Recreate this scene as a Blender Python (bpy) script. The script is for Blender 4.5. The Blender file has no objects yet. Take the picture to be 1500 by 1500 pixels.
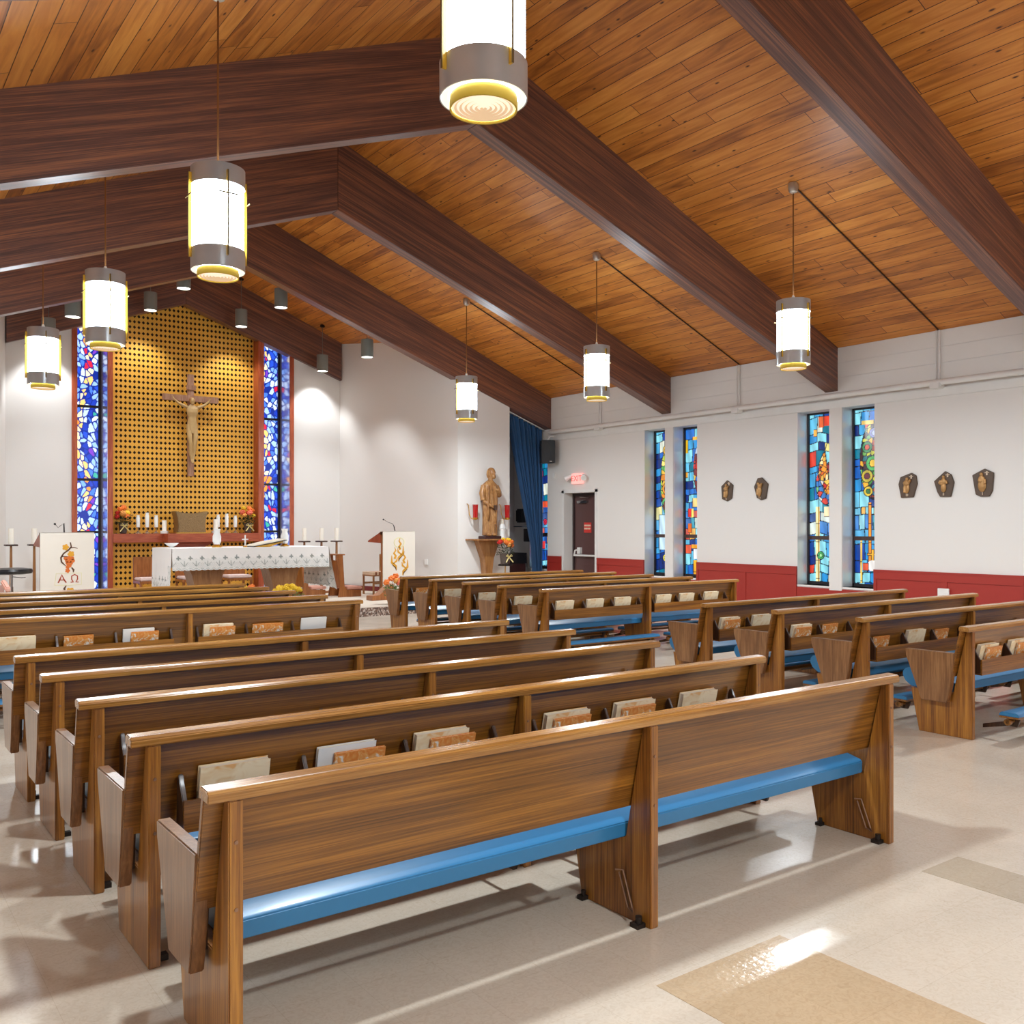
import bpy, bmesh, math, random
import numpy as np
from mathutils import Vector, Matrix

C = bpy.context.scene.collection
PI = math.pi
rnd = random.Random(7)

# ---------------------------------------------------------------- colours / materials
def lin(c):
    if isinstance(c, str):
        c = tuple(int(c[i:i + 2], 16) for i in (0, 2, 4))
    out = []
    for v in c[:3]:
        v = v / 255.0
        out.append(v / 12.92 if v <= 0.04045 else ((v + 0.055) / 1.055) ** 2.4)
    return (out[0], out[1], out[2], 1.0)

def new_mat(name):
    m = bpy.data.materials.new(name); m.use_nodes = True
    nt = m.node_tree; b = nt.nodes['Principled BSDF']
    return m, nt, b

def N(nt, typ, **kw):
    n = nt.nodes.new(typ)
    for k, v in kw.items():
        if k.startswith('i_'):
            n.inputs[k[2:].replace('_', ' ')].default_value = v
        else:
            setattr(n, k, v)
    return n

def plain(name, col, rough=0.5, metal=0.0, bump=0.0, bscale=60.0, vary=0.06, spec=0.5, coat=0.0, emis=None, estr=0.0, trans=0.0, vscale=6.0):
    m, nt, b = new_mat(name)
    L = nt.links
    tc = N(nt, 'ShaderNodeTexCoord')
    nz = N(nt, 'ShaderNodeTexNoise'); nz.inputs['Scale'].default_value = vscale; nz.inputs['Detail'].default_value = 4
    L.new(tc.outputs['Object'], nz.inputs['Vector'])
    mr = N(nt, 'ShaderNodeMapRange'); mr.inputs['To Min'].default_value = 1 - vary; mr.inputs['To Max'].default_value = 1 + vary
    L.new(nz.outputs['Fac'], mr.inputs['Value'])
    mx = N(nt, 'ShaderNodeVectorMath', operation='SCALE')
    mx.inputs[0].default_value = lin(col)[:3]
    L.new(mr.outputs['Result'], mx.inputs['Scale'])
    L.new(mx.outputs['Vector'], b.inputs['Base Color'])
    b.inputs['Roughness'].default_value = rough
    b.inputs['Metallic'].default_value = metal
    b.inputs['Specular IOR Level'].default_value = spec
    b.inputs['Coat Weight'].default_value = coat
    b.inputs['Coat Roughness'].default_value = 0.12
    if trans: b.inputs['Transmission Weight'].default_value = trans
    if bump:
        n2 = N(nt, 'ShaderNodeTexNoise'); n2.inputs['Scale'].default_value = bscale; n2.inputs['Detail'].default_value = 3
        L.new(tc.outputs['Object'], n2.inputs['Vector'])
        bp = N(nt, 'ShaderNodeBump'); bp.inputs['Strength'].default_value = bump; bp.inputs['Distance'].default_value = 0.01
        L.new(n2.outputs['Fac'], bp.inputs['Height']); L.new(bp.outputs['Normal'], b.inputs['Normal'])
    if emis:
        b.inputs['Emission Color'].default_value = lin(emis); b.inputs['Emission Strength'].default_value = estr
    return m

def wood(name, cols, axis='x', fine=26.0, along=1.1, rough=0.34, coat=0.25, boards=0.0, big=5.0, croughness=0.18):
    """grain running along one object axis; cols = dark, mid, light"""
    m, nt, b = new_mat(name); L = nt.links
    tc = N(nt, 'ShaderNodeTexCoord'); oi = N(nt, 'ShaderNodeObjectInfo')
    add = N(nt, 'ShaderNodeVectorMath', operation='ADD'); sc = N(nt, 'ShaderNodeVectorMath', operation='SCALE')
    sc.inputs[0].default_value = (7.3, 3.1, 5.7); L.new(oi.outputs['Random'], sc.inputs['Scale'])
    L.new(tc.outputs['Object'], add.inputs[0]); L.new(sc.outputs['Vector'], add.inputs[1])
    def mapping(a, o):
        mp = N(nt, 'ShaderNodeMapping')
        mp.inputs['Scale'].default_value = {'x': (a, o, o), 'y': (o, a, o), 'z': (o, o, a)}[axis]
        L.new(add.outputs['Vector'], mp.inputs['Vector']); return mp
    m1 = mapping(along, big * 1.6); m2 = mapping(along * 2.5, fine * 2.6)
    n1 = N(nt, 'ShaderNodeTexNoise'); n1.inputs['Scale'].default_value = 1.6; n1.inputs['Detail'].default_value = 5; n1.inputs['Distortion'].default_value = 0.6
    n2 = N(nt, 'ShaderNodeTexNoise'); n2.inputs['Scale'].default_value = 1.5; n2.inputs['Detail'].default_value = 4; n2.inputs['Roughness'].default_value = 0.7
    L.new(m1.outputs['Vector'], n1.inputs['Vector']); L.new(m2.outputs['Vector'], n2.inputs['Vector'])
    mix = N(nt, 'ShaderNodeMath', operation='MULTIPLY_ADD'); mix.inputs[1].default_value = 0.62
    L.new(n2.outputs['Fac'], mix.inputs[0])
    m3 = N(nt, 'ShaderNodeMath', operation='MULTIPLY'); m3.inputs[1].default_value = 0.45
    L.new(n1.outputs['Fac'], m3.inputs[0]); L.new(m3.outputs[0], mix.inputs[2])
    cr = N(nt, 'ShaderNodeValToRGB'); e = cr.color_ramp.elements
    e[0].position = 0.36; e[0].color = lin(cols[0]); e[1].position = 0.68; e[1].color = lin(cols[2])
    k = e.new(0.52); k.color = lin(cols[1])
    L.new(mix.outputs[0], cr.inputs['Fac']); L.new(cr.outputs['Color'], b.inputs['Base Color'])
    b.inputs['Roughness'].default_value = rough; b.inputs['Coat Weight'].default_value = coat; b.inputs['Coat Roughness'].default_value = croughness
    bp = N(nt, 'ShaderNodeBump'); bp.inputs['Strength'].default_value = 0.08; bp.inputs['Distance'].default_value = 0.004
    L.new(n2.outputs['Fac'], bp.inputs['Height']); L.new(bp.outputs['Normal'], b.inputs['Normal'])
    return m

def plank_ceiling(name):
    m, nt, b = new_mat(name); L = nt.links
    tc = N(nt, 'ShaderNodeTexCoord'); sp = N(nt, 'ShaderNodeSeparateXYZ'); L.new(tc.outputs['Object'], sp.inputs[0])
    sx = N(nt, 'ShaderNodeMath', operation='MULTIPLY'); sx.inputs[1].default_value = 1.08; L.new(sp.outputs['X'], sx.inputs[0])
    cb = N(nt, 'ShaderNodeCombineXYZ'); L.new(sp.outputs['Y'], cb.inputs['X']); L.new(sx.outputs[0], cb.inputs['Y'])
    rw = N(nt, 'ShaderNodeMath', operation='DIVIDE'); rw.inputs[1].default_value = 0.185; L.new(sx.outputs[0], rw.inputs[0])
    rf = N(nt, 'ShaderNodeMath', operation='FLOOR'); L.new(rw.outputs[0], rf.inputs[0])
    wn = N(nt, 'ShaderNodeTexWhiteNoise', noise_dimensions='1D'); L.new(rf.outputs[0], wn.inputs['W'])
    wy = N(nt, 'ShaderNodeMath', operation='MULTIPLY_ADD'); wy.inputs[1].default_value = 31.0; L.new(wn.outputs['Value'], wy.inputs[0]); L.new(sp.outputs['Y'], wy.inputs[2])
    L.new(wy.outputs[0], cb.inputs['X'])
    br = N(nt, 'ShaderNodeTexBrick'); br.offset = 0.0; br.offset_frequency = 2; br.squash = 1.0
    br.inputs['Color1'].default_value = (0, 0, 0, 1); br.inputs['Color2'].default_value = (1, 1, 1, 1); br.inputs['Mortar'].default_value = (0.5, 0.5, 0.5, 1)
    br.inputs['Scale'].default_value = 1.0; br.inputs['Brick Width'].default_value = 3.1; br.inputs['Row Height'].default_value = 0.185
    br.inputs['Mortar Size'].default_value = 0.0042; br.inputs['Mortar Smooth'].default_value = 0.1
    L.new(cb.outputs[0], br.inputs['Vector'])
    # grain, shifted per board
    sh = N(nt, 'ShaderNodeVectorMath', operation='SCALE'); sh.inputs['Scale'].default_value = 13.0; L.new(br.outputs['Color'], sh.inputs[0])
    ad = N(nt, 'ShaderNodeVectorMath', operation='ADD'); L.new(cb.outputs[0], ad.inputs[0]); L.new(sh.outputs['Vector'], ad.inputs[1])
    mp = N(nt, 'ShaderNodeMapping'); mp.inputs['Scale'].default_value = (0.9, 9.0, 9.0); L.new(ad.outputs['Vector'], mp.inputs['Vector'])
    n1 = N(nt, 'ShaderNodeTexNoise'); n1.inputs['Scale'].default_value = 1.5; n1.inputs['Detail'].default_value = 6; n1.inputs['Distortion'].default_value = 0.9
    L.new(mp.outputs['Vector'], n1.inputs['Vector'])
    n3 = N(nt, 'ShaderNodeTexNoise'); n3.inputs['Scale'].default_value = 0.8; n3.inputs['Detail'].default_value = 3; L.new(ad.outputs['Vector'], n3.inputs['Vector'])
    bw = N(nt, 'ShaderNodeSeparateXYZ'); L.new(br.outputs['Color'], bw.inputs[0])
    t1 = N(nt, 'ShaderNodeMath', operation='MULTIPLY'); t1.inputs[1].default_value = 0.17; L.new(bw.outputs['X'], t1.inputs[0])
    t2 = N(nt, 'ShaderNodeMath', operation='MULTIPLY_ADD'); t2.inputs[1].default_value = 0.60; L.new(n1.outputs['Fac'], t2.inputs[0]); L.new(t1.outputs[0], t2.inputs[2])
    t3 = N(nt, 'ShaderNodeMath', operation='MULTIPLY_ADD'); t3.inputs[1].default_value = 0.32; L.new(n3.outputs['Fac'], t3.inputs[0]); L.new(t2.outputs[0], t3.inputs[2])
    cr = N(nt, 'ShaderNodeValToRGB'); e = cr.color_ramp.elements
    e[0].position = 0.34; e[0].color = lin((128, 68, 20)); e[1].position = 0.80; e[1].color = lin((226, 154, 70))
    k = e.new(0.55); k.color = lin((194, 118, 42))
    L.new(t3.outputs[0], cr.inputs['Fac'])
    # knots
    mk = N(nt, 'ShaderNodeMapping'); mk.inputs['Scale'].default_value = (2.9, 7.4, 1); L.new(ad.outputs['Vector'], mk.inputs['Vector'])
    vo = N(nt, 'ShaderNodeTexVoronoi', feature='F1'); vo.inputs['Scale'].default_value = 1.0; L.new(mk.outputs['Vector'], vo.inputs['Vector'])
    kr = N(nt, 'ShaderNodeMapRange'); kr.inputs['From Min'].default_value = 0.05; kr.inputs['From Max'].default_value = 0.12; kr.inputs['To Min'].default_value = 1; kr.inputs['To Max'].default_value = 0
    L.new(vo.outputs['Distance'], kr.inputs['Value'])
    kc = N(nt, 'ShaderNodeMix', data_type='RGBA'); L.new(kr.outputs['Result'], kc.inputs['Factor']); L.new(cr.outputs['Color'], kc.inputs['A']); kc.inputs['B'].default_value = lin((72, 32, 14))
    gm = N(nt, 'ShaderNodeMix', data_type='RGBA'); L.new(br.outputs['Fac'], gm.inputs['Factor']); L.new(kc.outputs['Result'], gm.inputs['A']); gm.inputs['B'].default_value = lin((70, 34, 14))
    L.new(gm.outputs['Result'], b.inputs['Base Color'])
    b.inputs['Roughness'].default_value = 0.42; b.inputs['Coat Weight'].default_value = 0.12; b.inputs['Coat Roughness'].default_value = 0.3
    bp = N(nt, 'ShaderNodeBump'); bp.invert = True; bp.inputs['Strength'].default_value = 0.5; bp.inputs['Distance'].default_value = 0.004
    L.new(br.outputs['Fac'], bp.inputs['Height']); L.new(bp.outputs['Normal'], b.inputs['Normal'])
    return m

def floor_mat(name, base=(212, 200, 183), seams=True, vein=(192, 174, 152), rough=0.18, wav=0.10):
    m, nt, b = new_mat(name); L = nt.links
    tc = N(nt, 'ShaderNodeTexCoord')
    n1 = N(nt, 'ShaderNodeTexNoise'); n1.inputs['Scale'].default_value = 1.7; n1.inputs['Detail'].default_value = 6; n1.inputs['Distortion'].default_value = 0.4
    n2 = N(nt, 'ShaderNodeTexNoise'); n2.inputs['Scale'].default_value = 30; n2.inputs['Detail'].default_value = 5; n2.inputs['Distortion'].default_value = 2.5
    for n in (n1, n2): L.new(tc.outputs['Object'], n.inputs['Vector'])
    r1 = N(nt, 'ShaderNodeMapRange'); r1.inputs['From Min'].default_value = 0.42; r1.inputs['From Max'].default_value = 0.72; L.new(n2.outputs['Fac'], r1.inputs['Value'])
    r1.inputs['To Max'].default_value = 0.5
    mx = N(nt, 'ShaderNodeMix', data_type='RGBA'); L.new(r1.outputs['Result'], mx.inputs['Factor']); mx.inputs['A'].default_value = lin(base); mx.inputs['B'].default_value = lin(vein)
    r2 = N(nt, 'ShaderNodeMapRange'); r2.inputs['To Min'].default_value = 0.86; r2.inputs['To Max'].default_value = 1.1; L.new(n1.outputs['Fac'], r2.inputs['Value'])
    sc = N(nt, 'ShaderNodeVectorMath', operation='SCALE'); L.new(mx.outputs['Result'], sc.inputs[0]); L.new(r2.outputs['Result'], sc.inputs['Scale'])
    br = N(nt, 'ShaderNodeTexBrick'); br.offset = 0.0
    br.inputs['Color1'].default_value = (1, 1, 1, 1); br.inputs['Color2'].default_value = (0.975, 0.975, 0.97, 1); br.inputs['Mortar'].default_value = (0.88, 0.86, 0.84, 1) if seams else (1, 1, 1, 1)
    br.inputs['Scale'].default_value = 1.0; br.inputs['Brick Width'].default_value = 0.3; br.inputs['Row Height'].default_value = 0.3; br.inputs['Mortar Size'].default_value = 0.0012
    mp = N(nt, 'ShaderNodeMapping'); mp.inputs['Location'].default_value = (-0.03, -0.0, 0); L.new(tc.outputs['Object'], mp.inputs['Vector']); L.new(mp.outputs['Vector'], br.inputs['Vector'])
    ml = N(nt, 'ShaderNodeVectorMath', operation='MULTIPLY'); L.new(sc.outputs['Vector'], ml.inputs[0]); L.new(br.outputs['Color'], ml.inputs[1])
    L.new(ml.outputs['Vector'], b.inputs['Base Color'])
    # scuffed polish
    n3 = N(nt, 'ShaderNodeTexNoise'); n3.inputs['Scale'].default_value = 3.0; n3.inputs['Detail'].default_value = 5; L.new(tc.outputs['Object'], n3.inputs['Vector'])
    r3 = N(nt, 'ShaderNodeMapRange'); r3.inputs['To Min'].default_value = rough - 0.05; r3.inputs['To Max'].default_value = rough + 0.12; L.new(n3.outputs['Fac'], r3.inputs['Value'])
    L.new(r3.outputs['Result'], b.inputs['Roughness'])
    n4 = N(nt, 'ShaderNodeTexNoise'); n4.inputs['Scale'].default_value = 5.0; n4.inputs['Detail'].default_value = 2; L.new(tc.outputs['Object'], n4.inputs['Vector'])
    bp = N(nt, 'ShaderNodeBump'); bp.inputs['Strength'].default_value = wav; bp.inputs['Distance'].default_value = 0.012; n4.inputs['Scale'].default_value = 5.0 if wav < .15 else 40.0
    L.new(n4.outputs['Fac'], bp.inputs['Height']); L.new(bp.outputs['Normal'], b.inputs['Normal'])
    b.inputs['Coat Weight'].default_value = 0.14; b.inputs['Coat Roughness'].default_value = 0.18
    return m

def speckle_mat(name):
    m, nt, b = new_mat(name); L = nt.links
    tc = N(nt, 'ShaderNodeTexCoord'); vo = N(nt, 'ShaderNodeTexVoronoi', feature='F1'); vo.inputs['Scale'].default_value = 38
    L.new(tc.outputs['Object'], vo.inputs['Vector'])
    sp = N(nt, 'ShaderNodeSeparateXYZ'); L.new(vo.outputs['Color'], sp.inputs[0])
    cr = N(nt, 'ShaderNodeValToRGB'); cr.color_ramp.interpolation = 'CONSTANT'; e = cr.color_ramp.elements
    e[0].position = 0; e[0].color = lin((92, 74, 66)); e[1].position = 0.75; e[1].color = lin((196, 182, 172))
    k = e.new(0.3); k.color = lin((146, 126, 114)); k = e.new(0.55); k.color = lin((120, 92, 78))
    L.new(sp.outputs['X'], cr.inputs['Fac']); L.new(cr.outputs['Color'], b.inputs['Base Color']); b.inputs['Roughness'].default_value = 0.7
    return m

def book_mat(name, a, bcol, c, sc=30):
    m, nt, b = new_mat(name); L = nt.links
    tc = N(nt, 'ShaderNodeTexCoord'); n = N(nt, 'ShaderNodeTexNoise'); n.inputs['Scale'].default_value = sc; n.inputs['Detail'].default_value = 2; n.inputs['Distortion'].default_value = 1.5
    L.new(tc.outputs['Object'], n.inputs['Vector'])
    cr = N(nt, 'ShaderNodeValToRGB'); e = cr.color_ramp.elements
    e[0].position = 0.40; e[0].color = lin(a); e[1].position = 0.66; e[1].color = lin(c); k = e.new(0.56); k.color = lin(bcol)
    L.new(n.outputs['Fac'], cr.inputs['Fac']); L.new(cr.outputs['Color'], b.inputs['Base Color']); b.inputs['Roughness'].default_value = 0.4
    return m

def glow_attr_mat(name, strength):
    m, nt, b = new_mat(name); L = nt.links
    at = N(nt, 'ShaderNodeAttribute', attribute_name='Col')
    L.new(at.outputs['Color'], b.inputs['Emission Color']); b.inputs['Emission Strength'].default_value = strength
    sc = N(nt, 'ShaderNodeVectorMath', operation='SCALE'); sc.inputs['Scale'].default_value = 0.25; L.new(at.outputs['Color'], sc.inputs[0])
    L.new(sc.outputs['Vector'], b.inputs['Base Color']); b.inputs['Roughness'].default_value = 0.2
    return m

def attr_mat(name, rough=0.8, sheen=0.2):
    m, nt, b = new_mat(name); L = nt.links
    at = N(nt, 'ShaderNodeAttribute', attribute_name='Col')
    L.new(at.outputs['Color'], b.inputs['Base Color']); b.inputs['Roughness'].default_value = rough; b.inputs['Sheen Weight'].default_value = sheen
    return m

M = {}
M['wall'] = plain('white_wall_paint', (226, 223, 219), 0.55, bump=0.04, bscale=90, vary=0.012, vscale=1.2)
M['wallblock'] = plain('white_block_paint', (228, 226, 222), 0.5, bump=0.05, vary=0.012)
M['ceil'] = plank_ceiling('knotty_pine_planks')
M['beam'] = wood('dark_laminated_beam', ((56, 34, 32), (100, 64, 54), (156, 100, 68)), 'x', fine=26, along=0.3, rough=0.48, coat=0.5, big=9, croughness=0.38)
M['floor'] = floor_mat('polished_vinyl_tile')
M['patch'] = floor_mat('tan_vinyl_tile', (196, 172, 140), True, (172, 144, 110), 0.16, 0.16)
M['patch2'] = floor_mat('grey_tan_vinyl_tile', (184, 170, 148), True, (164, 146, 122), 0.2)
M['pew_x'] = wood('pew_oak_long_grain', ((68, 38, 10), (118, 74, 24), (160, 106, 38)), 'x', fine=34, along=0.4, rough=0.30, coat=0.35)
M['pew_z'] = wood('pew_oak_upright_grain', ((78, 44, 12), (136, 84, 30), (180, 124, 48)), 'z', fine=26, along=0.6, rough=0.34, coat=0.3)
M['rail'] = wood('pew_oak_rail', ((112, 72, 30), (150, 102, 46), (184, 136, 72)), 'x', fine=30, along=0.5, rough=0.26, coat=0.4)
M['arm'] = wood('pew_oak_arm', ((96, 64, 38), (128, 88, 54), (156, 114, 74)), 'z', fine=20, along=1.0, rough=0.3, coat=0.35)
M['bracket'] = wood('dark_rack_wood', ((38, 24, 16), (60, 38, 26), (86, 58, 40)), 'z', rough=0.4)
M['vinyl'] = plain('blue_vinyl', (42, 114, 162), 0.36, bump=0.06, bscale=14, vary=0.05, coat=0.12)
M['iron'] = plain('dark_iron', (52, 44, 40), 0.45, metal=0.7)
M['hinge'] = plain('worn_hinge_steel', (150, 118, 98), 0.4, metal=0.8)
M['cream'] = book_mat('cream_hymnal_cover', (236, 220, 188), (226, 202, 162), (222, 174, 116), 12)
M['orange'] = book_mat('orange_missal_cover', (212, 126, 50), (220, 160, 90), (226, 222, 214), 24)
M['whitebook'] = plain('white_paper_cover', (226, 226, 224), 0.4)
M['paper'] = plain('page_edges', (236, 228, 210), 0.8)
M['steel'] = plain('brushed_steel', (196, 198, 200), 0.28, metal=0.4, vary=0.10)
M['brass'] = plain('brass', (206, 158, 70), 0.3, metal=0.9)
M['amber'] = plain('amber_acrylic_fin', (226, 178, 56), 0.25, vary=0.04)
M['finedge'] = plain('dark_bronze_edge', (112, 92, 52), 0.5, metal=0.3)
M['stem'] = plain('brass_stem', (142, 98, 60), 0.4, metal=0.5)
M['shade'] = plain('lit_opal_glass', (255, 250, 240), 0.4, emis=(226, 243, 255), estr=17.0)
M['lens'] = plain('lit_downlight_lens', (250, 235, 215), 0.5, emis=(255, 236, 206), estr=0.62)
M['lens2'] = plain('lit_louvre_edge', (222, 190, 150), 0.5, emis=(240, 206, 166), estr=0.42)
M['ring'] = plain('lit_yellow_ring', (206, 176, 60), 0.5, emis=(232, 206, 96), estr=0.0)
M['reflector'] = plain('white_reflector', (250, 248, 240), 0.5, emis=(255, 246, 225), estr=0.7)
M['can'] = plain('grey_can', (128, 132, 126), 0.45)
M['canlens'] = plain('lit_can_lens', (255, 255, 250), 0.5, emis=(255, 250, 240), estr=6.0)
M['conduit_dark'] = plain('dark_conduit', (58, 32, 20), 0.5)
M['canopy'] = plain('silver_canopy', (200, 192, 180), 0.3, metal=0.7)
M['white'] = plain('white_enamel', (228, 227, 224), 0.4)
M['red'] = plain('red_wainscot_paint', (160, 48, 40), 0.42, vary=0.05, vscale=2)
M['redbase'] = plain('dark_red_baseboard', (112, 28, 30), 0.45)
M['redwood'] = wood('red_stained_wood', ((134, 52, 28), (166, 76, 44), (186, 98, 60)), 'z', fine=16, rough=0.4)
M['redwood_x'] = wood('red_stained_shelf_wood', ((134, 52, 28), (164, 74, 42), (184, 96, 58)), 'x', fine=16, rough=0.4)
M['gold'] = plain('gold_lattice', (232, 172, 64), 0.45, vary=0.14, vscale=1.6, metal=0.15)
M['hole'] = plain('dark_backing', (48, 26, 12), 0.8)
M['carpet'] = plain('beige_carpet', (214, 202, 186), 0.95, bump=0.3, bscale=220, vary=0.05)
M['speckle'] = speckle_mat('speckled_riser')
M['cross'] = wood('crucifix_wood', ((128, 88, 66), (158, 116, 90), (182, 142, 116)), 'z', fine=20, rough=0.6, coat=0)
M['corpus'] = plain('pale_carved_wood', (184, 152, 100), 0.55, vary=0.12, vscale=20)
M['statue'] = wood('carved_statue_wood', ((104, 66, 34), (150, 104, 58), (188, 142, 88)), 'z', fine=12, along=2.5, rough=0.45, coat=0.1)
M['bracketwood'] = wood('pedestal_wood', ((128, 84, 44), (156, 106, 60), (178, 130, 80)), 'z', fine=18)
M['furn'] = wood('altar_furniture_wood', ((118, 66, 30), (150, 90, 44), (174, 112, 60)), 'z', fine=18)
M['cloth'] = attr_mat('altar_linen')
M['plaincloth'] = plain('ivory_cloth', (222, 214, 202), 0.85, vary=0.03)
M['pinkcloth'] = plain('pale_pink_cloth', (226, 204, 198), 0.85, vary=0.04)
M['cushion'] = plain('rose_cushion', (222, 168, 150), 0.8, bump=0.1, bscale=120)
M['black'] = plain('black_plastic', (17, 17, 20), 0.45)
M['blackvinyl'] = plain('black_vinyl', (26, 26, 28), 0.35)
M['chrome'] = plain('chrome', (190, 190, 190), 0.15, metal=1.0)
M['candle'] = plain('white_wax', (244, 240, 228), 0.6, vary=0.02, emis=(255, 250, 235), estr=0.08)
M['glass'] = plain('clear_glass', (235, 240, 240), 0.05, trans=0.9, vary=0.0)
M['frost'] = plain('frosted_glass', (240, 242, 240), 0.3, vary=0.02)
M['redglass'] = plain('red_glass', (160, 20, 24), 0.12, coat=0.5, emis=(200, 30, 20), estr=0.12)
M['tab'] = plain('hammered_bronze', (150, 124, 88), 0.42, metal=0.75, bump=0.9, bscale=60, vary=0.3, vscale=50)
M['bronze'] = plain('dark_bronze', (92, 76, 64), 0.5, metal=0.4, vary=0.15)
M['relief'] = plain('gold_bronze_relief', (176, 134, 84), 0.42, metal=0.5, vary=0.2, vscale=30)
M['mark'] = plain('pale_mark', (226, 204, 178), 0.5)
M['door'] = plain('plum_door_paint', (92, 64, 62), 0.4)
M['doorframe'] = plain('dark_metal_frame', (58, 44, 44), 0.4)
M['exit'] = plain('lit_exit_face', (250, 176, 170), 0.5, emis=(255, 168, 160), estr=0.75)
M['exitred'] = plain('lit_exit_letters', (230, 90, 84), 0.5, emis=(238, 96, 90), estr=0.8)
M['signred'] = plain('red_sign', (206, 58, 52), 0.5)
M['curtain'] = plain('blue_velvet', (30, 78, 124), 0.8, vary=0.18, vscale=3)
M['curtain'].node_tree.nodes['Principled BSDF'].inputs['Sheen Weight'].default_value = 0.3
M['darkwood'] = plain('dark_organ_wood', (62, 30, 28), 0.4)
M['reveal'] = plain('glossy_white_reveal', (214, 218, 232), 0.16, metal=0.65, vary=0.0)
M['reveal2'] = plain('satin_white_reveal', (226, 226, 228), 0.3, metal=0.35, vary=0.0)
M['came'] = plain('dark_window_frame', (44, 40, 44), 0.5)
M['bar'] = plain('brown_window_bar', (74, 54, 48), 0.5)
M['glassglow'] = glow_attr_mat('stained_glass_daylight', 1.15)
M['glassglow2'] = glow_attr_mat('stained_glass_chancel', 1.35)
M['leaf'] = plain('dark_leaves', (54, 66, 34), 0.6, vary=0.3, vscale=30)
M['leafgreen'] = plain('green_leaves', (92, 124, 56), 0.6, vary=0.3, vscale=30)
M['vase'] = plain('patterned_vase', (84, 72, 66), 0.3, vary=0.5, vscale=40)
M['bow'] = plain('straw_ribbon', (222, 206, 140), 0.6)
FL = {'orange': plain('orange_petals', (238, 128, 50), 0.6, vary=0.15, vscale=30), 'peach': plain('peach_petals', (240, 166, 84), 0.6, vary=0.15, vscale=30),
      'red': plain('red_petals', (204, 44, 34), 0.6, vary=0.15, vscale=30), 'yellow': plain('yellow_petals', (240, 200, 48), 0.6, vary=0.15, vscale=30),
      'coral': plain('coral_petals', (232, 116, 86), 0.6, vary=0.15, vscale=30)}
M['emb_gold'] = plain('gold_embroidery', (212, 152, 36), 0.6)
M['emb_orange'] = plain('orange_embroidery', (206, 104, 34), 0.6)
M['emb_brown'] = plain('brown_embroidery', (88, 52, 24), 0.6)
M['emb_red'] = plain('rust_embroidery', (164, 62, 34), 0.6)
M['emb_halo'] = plain('pale_gold_embroidery', (222, 214, 160), 0.6)
M['stripe'] = plain('striped_seat_cream', (226, 204, 176), 0.8)
M['stripe2'] = plain('striped_seat_brown', (150, 92, 62), 0.8)
M['organwhite'] = plain('pale_grey_wall_paint', (206, 204, 206), 0.6)

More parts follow.
